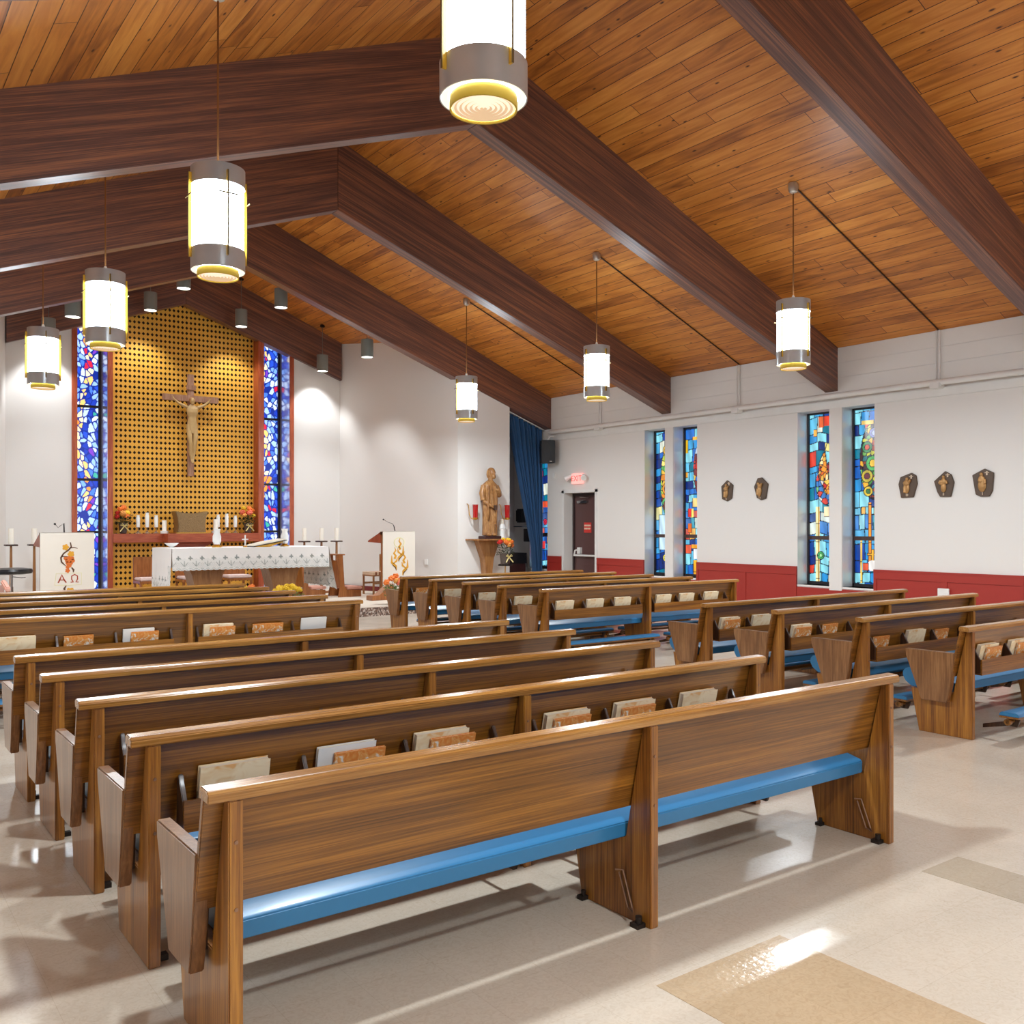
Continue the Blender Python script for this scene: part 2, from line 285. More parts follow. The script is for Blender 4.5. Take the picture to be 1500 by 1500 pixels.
# ---------------------------------------------------------------- mesh builder
class MB:
    def __init__(s): s.v = []; s.f = []; s.mi = []; s.cur = 0
    def _add(s, vs, fs):
        o = len(s.v); s.v += [tuple(p) for p in vs]
        for f in fs: s.f.append([i + o for i in f]); s.mi.append(s.cur)
        return s
    def box(s, x0, x1, y0, y1, z0, z1):
        return s._add([(x0, y0, z0), (x1, y0, z0), (x1, y1, z0), (x0, y1, z0), (x0, y0, z1), (x1, y0, z1), (x1, y1, z1), (x0, y1, z1)],
                      [(0, 3, 2, 1), (4, 5, 6, 7), (0, 1, 5, 4), (1, 2, 6, 5), (2, 3, 7, 6), (3, 0, 4, 7)])
    def prism(s, poly, axis, a, b):
        """poly of 2D points extruded between a and b along axis: x -> poly is (y,z); y -> (x,z); z -> (x,y)"""
        area = sum(poly[i][0] * poly[(i + 1) % len(poly)][1] - poly[(i + 1) % len(poly)][0] * poly[i][1] for i in range(len(poly)))
        if (area < 0) != (axis == 'y'): poly = poly[::-1]
        n = len(poly)
        def P(p, t): return {'x': (t, p[0], p[1]), 'y': (p[0], t, p[1]), 'z': (p[0], p[1], t)}[axis]
        vs = [P(p, a) for p in poly] + [P(p, b) for p in poly]
        fs = [tuple(range(n))[::-1], tuple(range(n, 2 * n))] + [(i, (i + 1) % n, n + (i + 1) % n, n + i) for i in range(n)]
        return s._add(vs, fs)
    def tube(s, path, r, n=10, caps=True):
        rs = r if isinstance(r, (list, tuple)) else [r] * len(path)
        pts = [Vector(p) for p in path]; vs = []; prev = None
        for i, p in enumerate(pts):
            d = (pts[min(i + 1, len(pts) - 1)] - pts[max(i - 1, 0)]).normalized()
            if prev is None:
                u = d.orthogonal().normalized()
            else:
                u = (prev - d * prev.dot(d)).normalized()
            prev = u; w = d.cross(u)
            rr = rs[i] if isinstance(rs[i], (tuple, list)) else (rs[i], rs[i])
            for k in range(n):
                a = 2 * PI * k / n; vs.append(p + u * (math.cos(a) * rr[0]) + w * (math.sin(a) * rr[1]))
        fs = []
        for i in range(len(pts) - 1):
            for k in range(n):
                k2 = (k + 1) % n; fs.append((i * n + k, i * n + k2, (i + 1) * n + k2, (i + 1) * n + k))
        if caps: fs.append(tuple(range(n))[::-1]); fs.append(tuple(range((len(pts) - 1) * n, len(pts) * n)))
        return s._add(vs, fs)
    def lathe(s, prof, c=(0, 0, 0), n=32, closed=False):
        vs = []; fs = []
        for r, z in prof:
            for k in range(n):
                a = 2 * PI * k / n; vs.append((c[0] + r * math.cos(a), c[1] + r * math.sin(a), c[2] + z))
        m = len(prof)
        for i in range(m if closed else m - 1):
            j = (i + 1) % m
            for k in range(n):
                k2 = (k + 1) % n; fs.append((i * n + k, i * n + k2, j * n + k2, j * n + k))
        if not closed:
            if prof[0][0] > 1e-4: fs.append(tuple(range(n))[::-1])
            if prof[-1][0] > 1e-4: fs.append(tuple(range((m - 1) * n, m * n)))
        return s._add(vs, fs)
    def sph(s, c, r, nu=16, nv=10, fn=None):
        rx, ry, rz = r if isinstance(r, (tuple, list)) else (r, r, r); vs = []; fs = []
        for i in range(nv + 1):
            th = PI * i / nv
            for k in range(nu):
                a = 2 * PI * k / nu; q = fn(th, a) if fn else 1.0
                vs.append((c[0] + rx * q * math.sin(th) * math.cos(a), c[1] + ry * q * math.sin(th) * math.sin(a), c[2] - rz * q * math.cos(th)))
        for i in range(nv):
            for k in range(nu):
                k2 = (k + 1) % nu; fs.append((i * nu + k, i * nu + k2, (i + 1) * nu + k2, (i + 1) * nu + k))
        return s._add(vs, fs)
    def loft(s, rings, n=28):
        """ring = (cx,cy,z,rx,ry,foldamp,folds,phase)"""
        vs = []; fs = []
        for (cx, cy, z, rx, ry, fa, nf, ph) in rings:
            for k in range(n):
                a = 2 * PI * k / n; q = 1 + fa * math.sin(nf * a + ph)
                vs.append((cx + rx * q * math.cos(a), cy + ry * q * math.sin(a), z))
        for i in range(len(rings) - 1):
            for k in range(n):
                k2 = (k + 1) % n; fs.append((i * n + k, i * n + k2, (i + 1) * n + k2, (i + 1) * n + k))
        fs.append(tuple(range(n))[::-1]); fs.append(tuple(range((len(rings) - 1) * n, len(rings) * n)))
        return s._add(vs, fs)
    def build(s, name, mat, parent=None, bevel=0.0, smooth=False, loc=None, rot=None):
        me = bpy.data.meshes.new(name); me.from_pydata(s.v, [], s.f)
        mats = mat if isinstance(mat, (list, tuple)) else [mat]
        for m in mats: me.materials.append(m)
        if len(mats) > 1:
            for p, i in zip(me.polygons, s.mi): p.material_index = i
        bm = bmesh.new(); bm.from_mesh(me)
        bmesh.ops.remove_doubles(bm, verts=bm.verts, dist=1e-6)
        bm.faces.ensure_lookup_table()
        bmesh.ops.recalc_face_normals(bm, faces=bm.faces)
        if bevel:
            ed = [e for e in bm.edges if e.is_manifold and e.calc_face_angle(0) > 0.5]
            bmesh.ops.bevel(bm, geom=ed, offset=bevel, segments=2, affect='EDGES', clamp_overlap=True)
        bm.to_mesh(me); bm.free()
        if smooth or bevel:
            me.polygons.foreach_set('use_smooth', [True] * len(me.polygons))
            me.set_sharp_from_angle(angle=math.radians(38))
        me.update()
        o = bpy.data.objects.new(name, me); C.objects.link(o)
        if parent is not None: o.parent = parent
        if loc is not None: o.location = loc
        if rot is not None: o.rotation_euler = rot
        return o

def tag(o, label, cat=None, group=None, kind=None):
    if label: o['label'] = label
    if cat: o['category'] = cat
    if group: o['group'] = group
    if kind: o['kind'] = kind
    return o

def thing(name, label, cat, loc=(0, 0, 0), rz=0.0, group=None):
    o = bpy.data.objects.new(name, None); C.objects.link(o); o.empty_display_size = 0.1
    o.location = loc; o.rotation_euler = (0, 0, rz)
    return tag(o, label, cat, group)

def struct(o): o['kind'] = 'structure'; return o

def copy_tree(o, parent=None):
    c = o.copy(); C.objects.link(c)
    if parent is not None: c.parent = parent
    for ch in list(o.children): copy_tree(ch, c)
    return c

def eval_mesh(o, name):
    dg = bpy.context.evaluated_depsgraph_get(); dg.update()
    me = bpy.data.meshes.new_from_object(o.evaluated_get(dg)); me.name = name
    return me

def remeshed(mb, name, mat, parent, voxel, loc=None, rot=None, smooth_it=2, label=None):
    o = mb.build(name + '_tmp', mat)
    md = o.modifiers.new('r', 'REMESH'); md.mode = 'VOXEL'; md.voxel_size = voxel; md.use_smooth_shade = True
    ms = o.modifiers.new('s', 'SMOOTH'); ms.iterations = smooth_it; ms.factor = 0.5
    me = eval_mesh(o, name); bpy.data.objects.remove(o)
    if not me.materials: me.materials.append(mat)
    n = bpy.data.objects.new(name, me); C.objects.link(n)
    if parent is not None: n.parent = parent
    if loc is not None: n.location = loc
    if rot is not None: n.rotation_euler = rot
    return n

def text_mesh(name, txt, size, mat, parent, loc, rot, extrude=0.003):
    cu = bpy.data.curves.new(name + '_c', 'FONT'); cu.body = txt; cu.size = size; cu.extrude = extrude; cu.align_x = 'CENTER'; cu.align_y = 'CENTER'
    t = bpy.data.objects.new(name + '_t', cu); C.objects.link(t)
    me = eval_mesh(t, name); bpy.data.objects.remove(t); me.materials.clear(); me.materials.append(mat)
    o = bpy.data.objects.new(name, me); C.objects.link(o); o.parent = parent; o.location = loc; o.rotation_euler = rot
    return o

def light(kind, loc, energy, color=(1, 0.94, 0.86), parent=None, **kw):
    l = bpy.data.lights.new('lamp_light', kind); l.energy = energy; l.color = color
    for k, v in kw.items(): setattr(l, k, v)
    o = bpy.data.objects.new('lamp_light', l); C.objects.link(o); o.location = loc
    if parent is not None: o.parent = parent
    return o

# ---------------------------------------------------------------- the room
XW, XL_WALL, RX = 13.0, -0.94, 6.05
YB = -5.0
Y_ALT = 19.85
def ceil_z(x): return 7.32 - 0.41 * abs(x - RX)
def beam_z(x): return 6.275 - 0.359 * abs(x - RX)
PLAT_Z = 0.163
PLAT_Y = 15.05

struct(MB().box(XL_WALL - 0.2, 14.2, YB - 0.2, 21.2, -0.1, 0.0).build('floor', M['floor']))
struct(MB().box(2.38, 3.07, 1.45, 2.37, 0.0, 0.0015).build('floor_tile_patch_1', M['patch']))
struct(MB().box(4.18, 4.51, 1.80, 2.41, 0.0, 0.0015).build('floor_tile_patch_2', M['patch2']))

# ceiling slabs
for nm, xa, xb in (('ceiling_right', RX, 14.0), ('ceiling_left', XL_WALL - 0.4, RX)):
    za, zb = ceil_z(xa), ceil_z(xb)
    struct(MB().prism([(xa, za), (xb, zb), (xb, zb + 0.12), (xa, za + 0.12)], 'y', YB - 0.2, 21.2).build(nm, M['ceil']))

# beams: two raking halves each
def beam(y0, idx, x_left=XL_WALL, x_right=XW):
    for side, xe in ((1, x_right), (-1, x_left)):
        Lh = abs(xe - RX); al = math.atan(0.359)
        # local frame: x runs down the soffit slope
        pts = [(0, beam_z(RX)), (Lh, beam_z(RX) - 0.359 * Lh), (Lh, 7.32 - 0.41 * Lh + 0.05), (0, 7.37)]
        ca, sa = math.cos(al), math.sin(al); z0 = beam_z(RX)
        loc = [(px * ca - (pz - z0) * sa, px * sa + (pz - z0) * ca) for px, pz in pts]
        mb = MB().prism(loc, 'y', 0, 0.235)
        o = mb.build('ceiling_beam_%d' % idx, M['beam'], bevel=0.006)
        if side == 1:
            o.rotation_euler = (0, al, 0); o.location = (RX + 0.001, y0, z0)
        else:
            o.rotation_euler = (0, al, PI); o.location = (RX - 0.001, y0 + 0.235, z0)
        struct(o)
BY = [5.25 + 3.65 * i for i in range(4)]
for i, y in enumerate([5.25 - 7.3, 5.25 - 3.65] + BY): beam(y, i + 1)
beam(19.75, 7, 2.72, 9.62)

# right wall with window / door openings: (ylo, yhi, zlo, zhi)
ops = [(1.0, 1.56), (1.79, 2.40), (4.63, 5.19), (5.42, 6.02), (8.26, 8.82), (9.047, 9.675), (11.89, 12.48), (12.69, 13.27), (16.34, 17.0)]
ZS, ZT = 0.66, 3.51
allops = sorted([(a, b, ZS, ZT) for a, b in ops] + [(14.73, 15.75, 0.0, 2.34)])
mb = MB(); ycur = YB
for a, b, z0, z1 in allops:
    mb.box(XW, XW + 0.38, ycur, a, 0, ZT)
    if z0 > 0: mb.box(XW, XW + 0.38, a, b, 0, z0)
    if z1 < ZT: mb.box(XW, XW + 0.38, a, b, z1, ZT)
    ycur = b
mb.box(XW, XW + 0.38, ycur, 21.0, 0, ZT)
mb.box(XW, XW + 0.38, YB, 21.0, ZT, 4.7)
struct(mb.build('wall_right', M['wall']))
# painted block courses above the ledge
mb = MB()
for y0, y1 in ((-5, 5.25), (5.485, 8.9), (9.135, 12.55), (12.785, 16.2)):
    for k in range(3):
        z0 = 3.76 + k * 0.235
        mb.box(XW - 0.012, XW, y0, y1, z0, z0 + 0.229)
struct(mb.build('wall_right_courses', M['wallblock'], bevel=0.002))
struct(MB().box(XW - 0.03, XW, YB, 16.2, ZT, 3.63).build('trim_1', M['white'], bevel=0.003))
struct(MB().box(XL_WALL - 0.2, XL_WALL, YB, 21.0, 0, 4.7).build('wall_left', M['wall']))
struct(MB().prism([(XL_WALL - .2, 0), (XW + .3, 0), (XW + .3, 4.4), (RX, 7.4), (XL_WALL - .2, 4.5)], 'y', YB - 0.2, YB).build('wall_back', M['wall']))

# altar wall, splayed side walls, statue wall, alcove
def gable(x0, x1): # polygon up to the roof
    p = [(x0, 0), (x1, 0), (x1, ceil_z(x1) + .05)]
    if x0 < RX < x1: p.append((RX, 7.37))
    p.append((x0, ceil_z(x0) + .05)); return p
AX = [2.72, 3.87, 3.97, 4.53, 4.63, 7.65, 7.78, 8.38, 8.48, 9.62]
mb = MB(); mb.prism(gable(AX[0], AX[1]), 'y', Y_ALT, Y_ALT + 0.7); mb.prism(gable(AX[8], AX[9]), 'y', Y_ALT, Y_ALT + 0.7)
struct(mb.build('wall_altar', M['wall']))
k = 1
for a, b in ((1, 2), (3, 4), (5, 6), (7, 8)):
    k += 1
    struct(MB().box(AX[a], AX[b], Y_ALT - 0.03, Y_ALT + 0.7, 0.1, ceil_z(AX[b]) - .3).build('trim_%d' % k, M['redwood'], bevel=0.004))
struct(MB().box(2.4, 9.9, 20.55, 20.75, 0, 7.3).build('wall_altar_backing', M['wall']))
# splayed walls
def quadwall(name, p, q, t, z1a, z1b, mat, flip=1):
    p = Vector(p); q = Vector(q); d = (q - p).normalized(); n = Vector((-d.y, d.x)) * t * flip
    v = [(p.x, p.y, 0), (q.x, q.y, 0), (q.x + n.x, q.y + n.y, 0), (p.x + n.x, p.y + n.y, 0)]
    vs = v + [(a, b, (z1a if i in (0, 3) else z1b)) for i, (a, b, _) in enumerate(v)]
    return struct(MB()._add(vs, [(0, 3, 2, 1), (4, 5, 6, 7), (0, 1, 5, 4), (1, 2, 6, 5), (2, 3, 7, 6), (3, 0, 4, 7)]).build(name, mat))
quadwall('wall_chancel_right', (10.54, 16.24), (9.62, 19.86), 0.12, ceil_z(10.54) + .05, ceil_z(9.62) + .05, M['wall'], -1)
quadwall('wall_chancel_left', (1.80, 16.24), (2.72, 19.86), 0.12, ceil_z(1.80) + .05, ceil_z(2.72) + .05, M['wall'], 1)
struct(MB().prism([(10.54, 0), (11.87, 0), (11.87, beam_z(11.87) + .1), (10.54, beam_z(10.54) + .1)], 'y', 16.235, 16.40).build('wall_statue', M['wall']))
struct(MB().prism([(XL_WALL, 0), (1.80, 0), (1.80, beam_z(1.80) + .1), (XL_WALL, beam_z(XL_WALL) + .1)], 'y', 16.235, 16.40).build('wall_side_left', M['wall']))
struct(MB().box(10.6, XW, 17.6, 17.72, 0, 5.2).build('wall_alcove', M['organwhite']))
# baseboards on the splayed wall
quadwall('baseboard_right', (10.50, 16.25), (9.60, 19.84), 0.02, 0.27, 0.27, M['redbase'], 1)
quadwall('baseboard_left', (1.84, 16.25), (2.74, 19.84), 0.02, 0.27, 0.27, M['redbase'], -1)
# platform
struct(MB().prism([(1.6, PLAT_Y + .012), (10.7, PLAT_Y + .012), (10.55, 16.3), (9.62, Y_ALT), (2.72, Y_ALT), (1.79, 16.3), (1.6, 16.2)], 'z', 0, PLAT_Z).build('floor_platform', M['carpet']))
struct(MB().box(1.6, 10.7, PLAT_Y - .01, PLAT_Y + .012, 0, PLAT_Z - .008).build('trim_6', M['speckle']))

# lattice
lx0, lx1, lz0, lz1, ly = 4.63, 7.65, 0.16, 6.35, 20.12
nc, nr = 34, 55; cw, chh = (lx1 - lx0) / nc, (lz1 - lz0) / nr
mb = MB(); vs = []; fs = []
idx = {}
def vid(x, z):
    key = (round(x, 4), round(z, 4))
    if key not in idx: idx[key] = len(vs); vs.append((x, ly, z))
    return idx[key]
for i in range(nc):
    for j in range(nr):
        x0, z0 = lx0 + i * cw, lz0 + j * chh; x1, z1 = x0 + cw, z0 + chh; cx, cz = (x0 + x1) / 2, (z0 + z1) / 2
        a, b, c, d = vid(x0, z0), vid(x1, z0), vid(x1, z1), vid(x0, z1)
        hw, hh = cw * 0.37, chh * 0.34
        L_, B_, R_, T_ = vid(cx - hw, cz), vid(cx, cz - hh), vid(cx + hw, cz), vid(cx, cz + hh)
        fs += [(a, b, B_), (b, c, R_), (c, d, T_), (d, a, L_), (a, B_, L_), (b, R_, B_), (c, T_, R_), (d, L_, T_)]
mb._add(vs, fs)
lat = thing('lattice_panel', 'tall gold lattice screen with rows of dark diamond openings behind the crucifix', 'wall screen', (0, 0, 0))
o = mb.build('screen', M['gold'], lat)
sm = o.modifiers.new('t', 'SOLIDIFY'); sm.thickness = 0.006; sm.offset = 1
MB().box(lx0, lx1, ly + 0.03, ly + 0.05, lz0, lz1).build('backing', M['hole'], lat)
sh = thing('altar_shelf', 'long red-brown wooden shelf spanning the gold lattice screen', 'shelf', (0, 0, 0))
MB().box(4.63, 7.65, 19.80, 20.10, 1.29, 1.47).build('shelf_board', M['redwood_x'], sh, bevel=0.004)
MB().box(5.60, 6.72, 19.45, 19.80, 1.29, 1.47).build('tabernacle_ledge', M['redwood_x'], sh, bevel=0.004)
MB().prism([(5.65, 1.29), (6.68, 1.29), (6.45, 1.20), (6.40, 1.05), (5.9, 1.05), (5.86, 1.20)], 'y', 19.7, 20.08).build('shelf_bracket', M['redwood_x'], sh, bevel=0.004)

# ---------------------------------------------------------------- stained glass painting
def voronoi(x, z, pts, ids=False):
    d1 = np.full(x.shape, 9.0); d2 = np.full(x.shape, 9.0); i1 = np.zeros(x.shape, int)
    for k, (px, pz) in enumerate(pts):
        d = np.sqrt((x - px) ** 2 + (z - pz) ** 2)
        c = d < d1
        d2 = np.where(c, d1, np.minimum(d2, d)); i1 = np.where(c, k, i1); d1 = np.where(c, d, d1)
    return i1, d2 - d1

BLUES = [(24, 96, 190), (14, 62, 150), (44, 140, 205), (96, 188, 226), (136, 216, 232), (16, 44, 118), (10, 116, 142), (40, 110, 200), (66, 160, 214)]
def paint_nave(x, z, W, seed, feats):
    r = np.random.RandomState(seed)
    col = np.zeros(x.shape + (3,)); lead = np.zeros(x.shape, bool)
    zz = z + 0.025 * np.sin(x * 6 + seed) + 0.012 * np.sin(x * 17 + seed * 2)
    zb = [0.5]
    while zb[-1] < 3.7: zb.append(zb[-1] + r.uniform(0.10, 0.27))
    for j in range(len(zb) - 1):
        inr = (zz >= zb[j]) & (zz < zb[j + 1])
        n = r.randint(3, 6); xb = np.concatenate([[-0.1], np.sort((np.arange(1, n) + r.uniform(-.3, .3, n - 1)) / n * W), [W + .1]])
        slope = r.uniform(-.08, .08)
        for i in range(n):
            xx = x + slope * (z - zb[j])
            m = inr & (xx >= xb[i]) & (xx < xb[i + 1])
            c = np.array(BLUES[r.randint(len(BLUES))], float)
            q = r.rand()
            if q < 0.03: c = np.array((236, 160, 50.))
            elif q < 0.05: c = np.array((214, 62, 44.))
            elif q < 0.09: c = np.array((226, 232, 214.))
            elif q < 0.11: c = np.array((230, 214, 130.))
            if z.mean() > 0: pass
            col[m] = c
            lead |= m & (np.minimum(xx - xb[i], xb[i + 1] - xx) < 0.0065)
        lead |= inr & (np.minimum(zz - zb[j], zb[j + 1] - zz) < 0.007)
    # a paler lower middle
    g = np.clip(1 - np.abs(z - 1.7) / 0.5, 0, 1)[..., None] * 0.35
    col = col * (1 - g) + np.array((190, 225, 240.)) * g
    for f in feats:
        kind = f[0]
        if kind == 'stripe':
            _, xa, xb_, za, zb_, c = f; m = (x > xa) & (x < xb_) & (z > za) & (z < zb_); col[m] = c
            lead = np.where(m, (np.minimum(x - xa, xb_ - x) < 0.006) | (np.abs(((z * 3.3) % 1) - .5) < 0.02), lead)
        elif kind == 'cluster':
            _, cx, cz, rx, rz, cell, pal = f
            e = ((x - cx) / rx) ** 2 + ((z - cz) / rz) ** 2; m = e < 1
            rr = np.random.RandomState(seed + 5); pts = []
            for px in np.arange(cx - rx, cx + rx + cell, cell):
                for pz in np.arange(cz - rz, cz + rz + cell, cell): pts.append((px + rr.uniform(-.4, .4) * cell, pz + rr.uniform(-.4, .4) * cell))
            i1, dd = voronoi(x, z, pts); pc = np.array([pal[rr.randint(len(pal))] for _ in pts], float)
            col[m] = pc[i1][m]; lead = np.where(m, (dd < 0.011) | (e > 0.93), lead)
        elif kind == 'rings':
            _, items = f
            for (cx, cz, rad, c1, c2) in items:
                d = np.sqrt((x - cx) ** 2 + (z - cz) ** 2); m = d < rad
                col[m] = c1; lead = np.where(m, False, lead)
                m2 = d < rad * 0.5; col[m2] = c2
                lead |= (np.abs(d - rad) < 0.007) | (np.abs(d - rad * .5) < 0.006)
        elif kind == 'flame':
            _, cx, za, zb_, w, bend, pal = f
            t = np.clip((z - za) / (zb_ - za), 0, 1); c0 = cx - bend * np.sin(t * PI * .9); hw = w * np.sin(np.clip(t * 1.05 + .12, 0, 1) * PI) ** .7
            m = (z > za) & (z < zb_) & (np.abs(x - c0) < hw)
            rr = np.random.RandomState(seed + 9); pts = [(cx - bend + rr.uniform(-.2, .25), rr.uniform(za, zb_)) for _ in range(70)]
            i1, dd = voronoi(x, z, pts); pc = np.array([pal[rr.randint(len(pal))] for _ in pts], float)
            col[m] = pc[i1][m]; lead = np.where(m, dd < 0.010, lead); lead |= (z > za) & (z < zb_) & (np.abs(np.abs(x - c0) - hw) < 0.008)
        elif kind == 'rect':
            _, xa, xb_, za, zb_, c = f; m = (x > xa) & (x < xb_) & (z > za) & (z < zb_); col[m] = c
            lead = np.where(m, np.minimum(np.minimum(x - xa, xb_ - x), np.minimum(z - za, zb_ - z)) < 0.006, lead)
    col = col * (0.9 + 0.14 * np.sin(x * 37 + z * 11)[..., None] * 0.5)
    col[lead] = (10, 16, 34)
    return col

def paint_chancel(x, z, W, seed, feats):
    r = np.random.RandomState(seed)
    pts = []
    for px in np.arange(-0.03, W + 0.1, 0.078):
        for pz in np.arange(0.1, 6.6, 0.16): pts.append((px + r.uniform(-.040, .040), pz + r.uniform(-.075, .075)))
    # work in slanted metric so that pieces are elongated
    sl = 0.45 * np.sin(z * 1.3 + seed)
    i1, dd = voronoi(x + 0.10 * np.sin(z * 3.1 + seed), z * 0.72, [(a + 0.10 * math.sin(b_ * 3.1 + seed), b_ * 0.72) for a, b_ in pts])
    pal = [(206, 226, 255), (168, 204, 252), (120, 168, 244), (74, 124, 230), (226, 238, 255), (40, 80, 206), (150, 190, 250), (190, 215, 255), (30, 60, 180)]
    pc = np.array([pal[r.randint(len(pal))] for _ in pts], float)
    for k, (px, pz) in enumerate(pts):
        path = 0.24 + 0.10 * math.sin(pz * 2.3 + seed)
        if abs(px - path) < 0.055: pc[k] = [(250, 206, 120), (252, 236, 190), (238, 150, 60), (214, 40, 66)][r.choice(4, p=[.35, .35, .18, .12])]
        elif r.rand() < 0.03: pc[k] = (206, 30, 60)
        elif r.rand() < 0.04: pc[k] = (60, 170, 150)
        elif r.rand() < 0.03: pc[k] = (120, 60, 190)
    col = pc[i1]
    lead = dd < 0.017
    col[lead] = (22, 44, 140)
    return col

def glass(name, W, z0, z1, painter, seed, feats, place, parent, mat, res=0.0105):
    nx = max(2, int(W / res)); nz = int((z1 - z0) / res)
    xs = np.linspace(0, W, nx + 1); zs = np.linspace(z0, z1, nz + 1)
    X, Z = np.meshgrid(xs, zs); col = painter(X, Z, W, seed, feats) / 255.0
    col = np.clip(col, 0, 1); linc = np.where(col <= 0.04045, col / 12.92, ((col + 0.055) / 1.055) ** 2.4)
    co = place(X, Z).reshape(-1, 3)
    I = np.arange((nx + 1) * (nz + 1)).reshape(nz + 1, nx + 1)
    q = np.stack([I[:-1, :-1], I[:-1, 1:], I[1:, 1:], I[1:, :-1]], -1).reshape(-1, 4)
    me = bpy.data.meshes.new(name); me.vertices.add(len(co)); me.vertices.foreach_set('co', co.ravel())
    me.loops.add(q.size); me.loops.foreach_set('vertex_index', q.ravel()); me.polygons.add(len(q))
    me.polygons.foreach_set('loop_start', np.arange(0, q.size, 4)); me.update(calc_edges=True)
    at = me.color_attributes.new('Col', 'FLOAT_COLOR', 'POINT')
    at.data.foreach_set('color', np.concatenate([linc.reshape(-1, 3), np.ones((len(co), 1))], 1).ravel().astype(np.float32))
    me.materials.append(mat)
    o = bpy.data.objects.new(name, me); C.objects.link(o)
    if parent is not None: o.parent = parent
    return o

PAL_FLAME = [(240, 150, 50), (228, 110, 40), (250, 220, 160), (244, 236, 226), (210, 50, 46), (246, 190, 80)]
PAL_TREE = [(70, 140, 60), (190, 190, 60), (60, 50, 100), (150, 60, 40), (230, 170, 50), (40, 110, 120), (110, 170, 80), (70, 40, 40)]
PAL_BIRD = [(244, 196, 70), (240, 220, 120), (90, 170, 90), (180, 200, 70), (230, 140, 40), (120, 60, 40)]
feats = {
 5: [('cluster', .40, 2.32, .26, .36, .09, [(80, 170, 190), (60, 120, 190), (120, 190, 130), (236, 232, 226), (210, 70, 60)]), ('flame', .40, 2.15, 3.0, .09, .12, PAL_FLAME), ('rect', .30, .42, 3.28, 3.45, (226, 66, 40)), ('rect', .20, .30, 3.26, 3.45, (214, 96, 50)),
     ('rect', .10, .17, 3.12, 3.24, (240, 170, 60)), ('stripe', .14, .19, .68, 1.95, (240, 230, 170)), ('stripe', .19, .22, .68, 1.95, (240, 190, 90)), ('rings', [(.24, 1.14, .065, (70, 180, 100), (150, 220, 150))]), ('rect', .30, .41, 1.78, 1.95, (246, 222, 176))],
 4: [('cluster', .36, 2.66, .25, .62, .085, PAL_TREE), ('rings', [(.24, 2.88, .09, (60, 130, 80), (200, 80, 50)), (.34, 2.62, .12, (80, 170, 90), (236, 190, 60)), (.24, 2.42, .10, (190, 170, 60), (110, 50, 60)), (.40, 2.20, .10, (60, 120, 150), (200, 90, 60)), (.26, 2.18, .08, (220, 190, 60), (60, 110, 60)), (.36, 3.10, .08, (110, 110, 170), (150, 160, 220))]),
     ('rect', .14, .36, 3.24, 3.31, (238, 200, 100)), ('stripe', .26, .32, 1.0, 2.0, (240, 150, 50)), ('stripe', .12, .155, .72, 1.45, (240, 200, 90)), ('rect', .40, .50, 1.62, 1.85, (226, 96, 40)),
     ('rect', .24, .44, 1.16, 1.20, (244, 180, 60)), ('rect', .32, .36, 1.08, 1.26, (244, 180, 60)), ('cluster', .34, 1.0, .10, .09, .3, [(244, 240, 236)]), ('rect', .16, .27, .92, 1.04, (224, 92, 60)), ('rect', .48, .54, .7, 1.4, (236, 150, 50))],
 7: [('cluster', .36, 2.50, .22, .72, .10, PAL_BIRD), ('rings', [(.30, 3.12, .09, (240, 190, 70), (250, 230, 160)), (.32, 2.75, .09, (120, 190, 90), (230, 230, 120)), (.30, 2.36, .11, (226, 150, 50), (110, 50, 40)), (.32, 2.05, .09, (120, 60, 40), (230, 150, 60))]),
     ('rect', .10, .42, 1.15, 1.85, (196, 226, 244)), ('stripe', .28, .33, .72, 1.95, (248, 226, 150)), ('rings', [(.28, 1.0, .07, (236, 220, 80), (240, 236, 150))])],
 6: [('rect', .02, .09, 3.02, 3.28, (240, 190, 40)), ('rect', .02, .08, 2.55, 2.66, (236, 160, 50)), ('cluster', .40, 2.70, .18, .5, .11, [(60, 110, 190), (200, 50, 40), (236, 190, 80), (120, 50, 50), (190, 210, 230), (40, 60, 120)]), ('rect', .20, .42, 3.26, 3.33, (240, 180, 60)),
     ('rect', .20, .34, 1.98, 2.16, (240, 206, 130)), ('rect', .08, .17, 1.80, 1.96, (224, 50, 50)), ('rect', .17, .23, 1.80, 1.96, (248, 230, 110)), ('rect', .08, .18, 1.50, 1.68, (232, 110, 40)), ('rect', .02, .17, 1.10, 1.27, (232, 96, 66)), ('rect', .17, .40, 1.2, 1.28, (240, 160, 40)),
     ('rect', .22, .38, 1.0, 1.2, (236, 240, 244)), ('stripe', .22, .32, .7, .98, (240, 170, 40))],
 8: [('rect', .06, .30, 2.05, 2.2, (226, 84, 50)), ('rect', .30, .42, 2.05, 2.2, (240, 230, 150)), ('rings', [(.2, 1.72, .07, (220, 50, 80), (210, 30, 60))]), ('rect', .0, .5, 1.38, 1.46, (16, 20, 60)), ('rect', .02, .2, 1.1, 1.28, (222, 60, 60)), ('rect', .36, .5, 1.0, 1.15, (230, 90, 60)), ('rect', .0, .12, 2.75, 2.9, (150, 30, 60))],
}
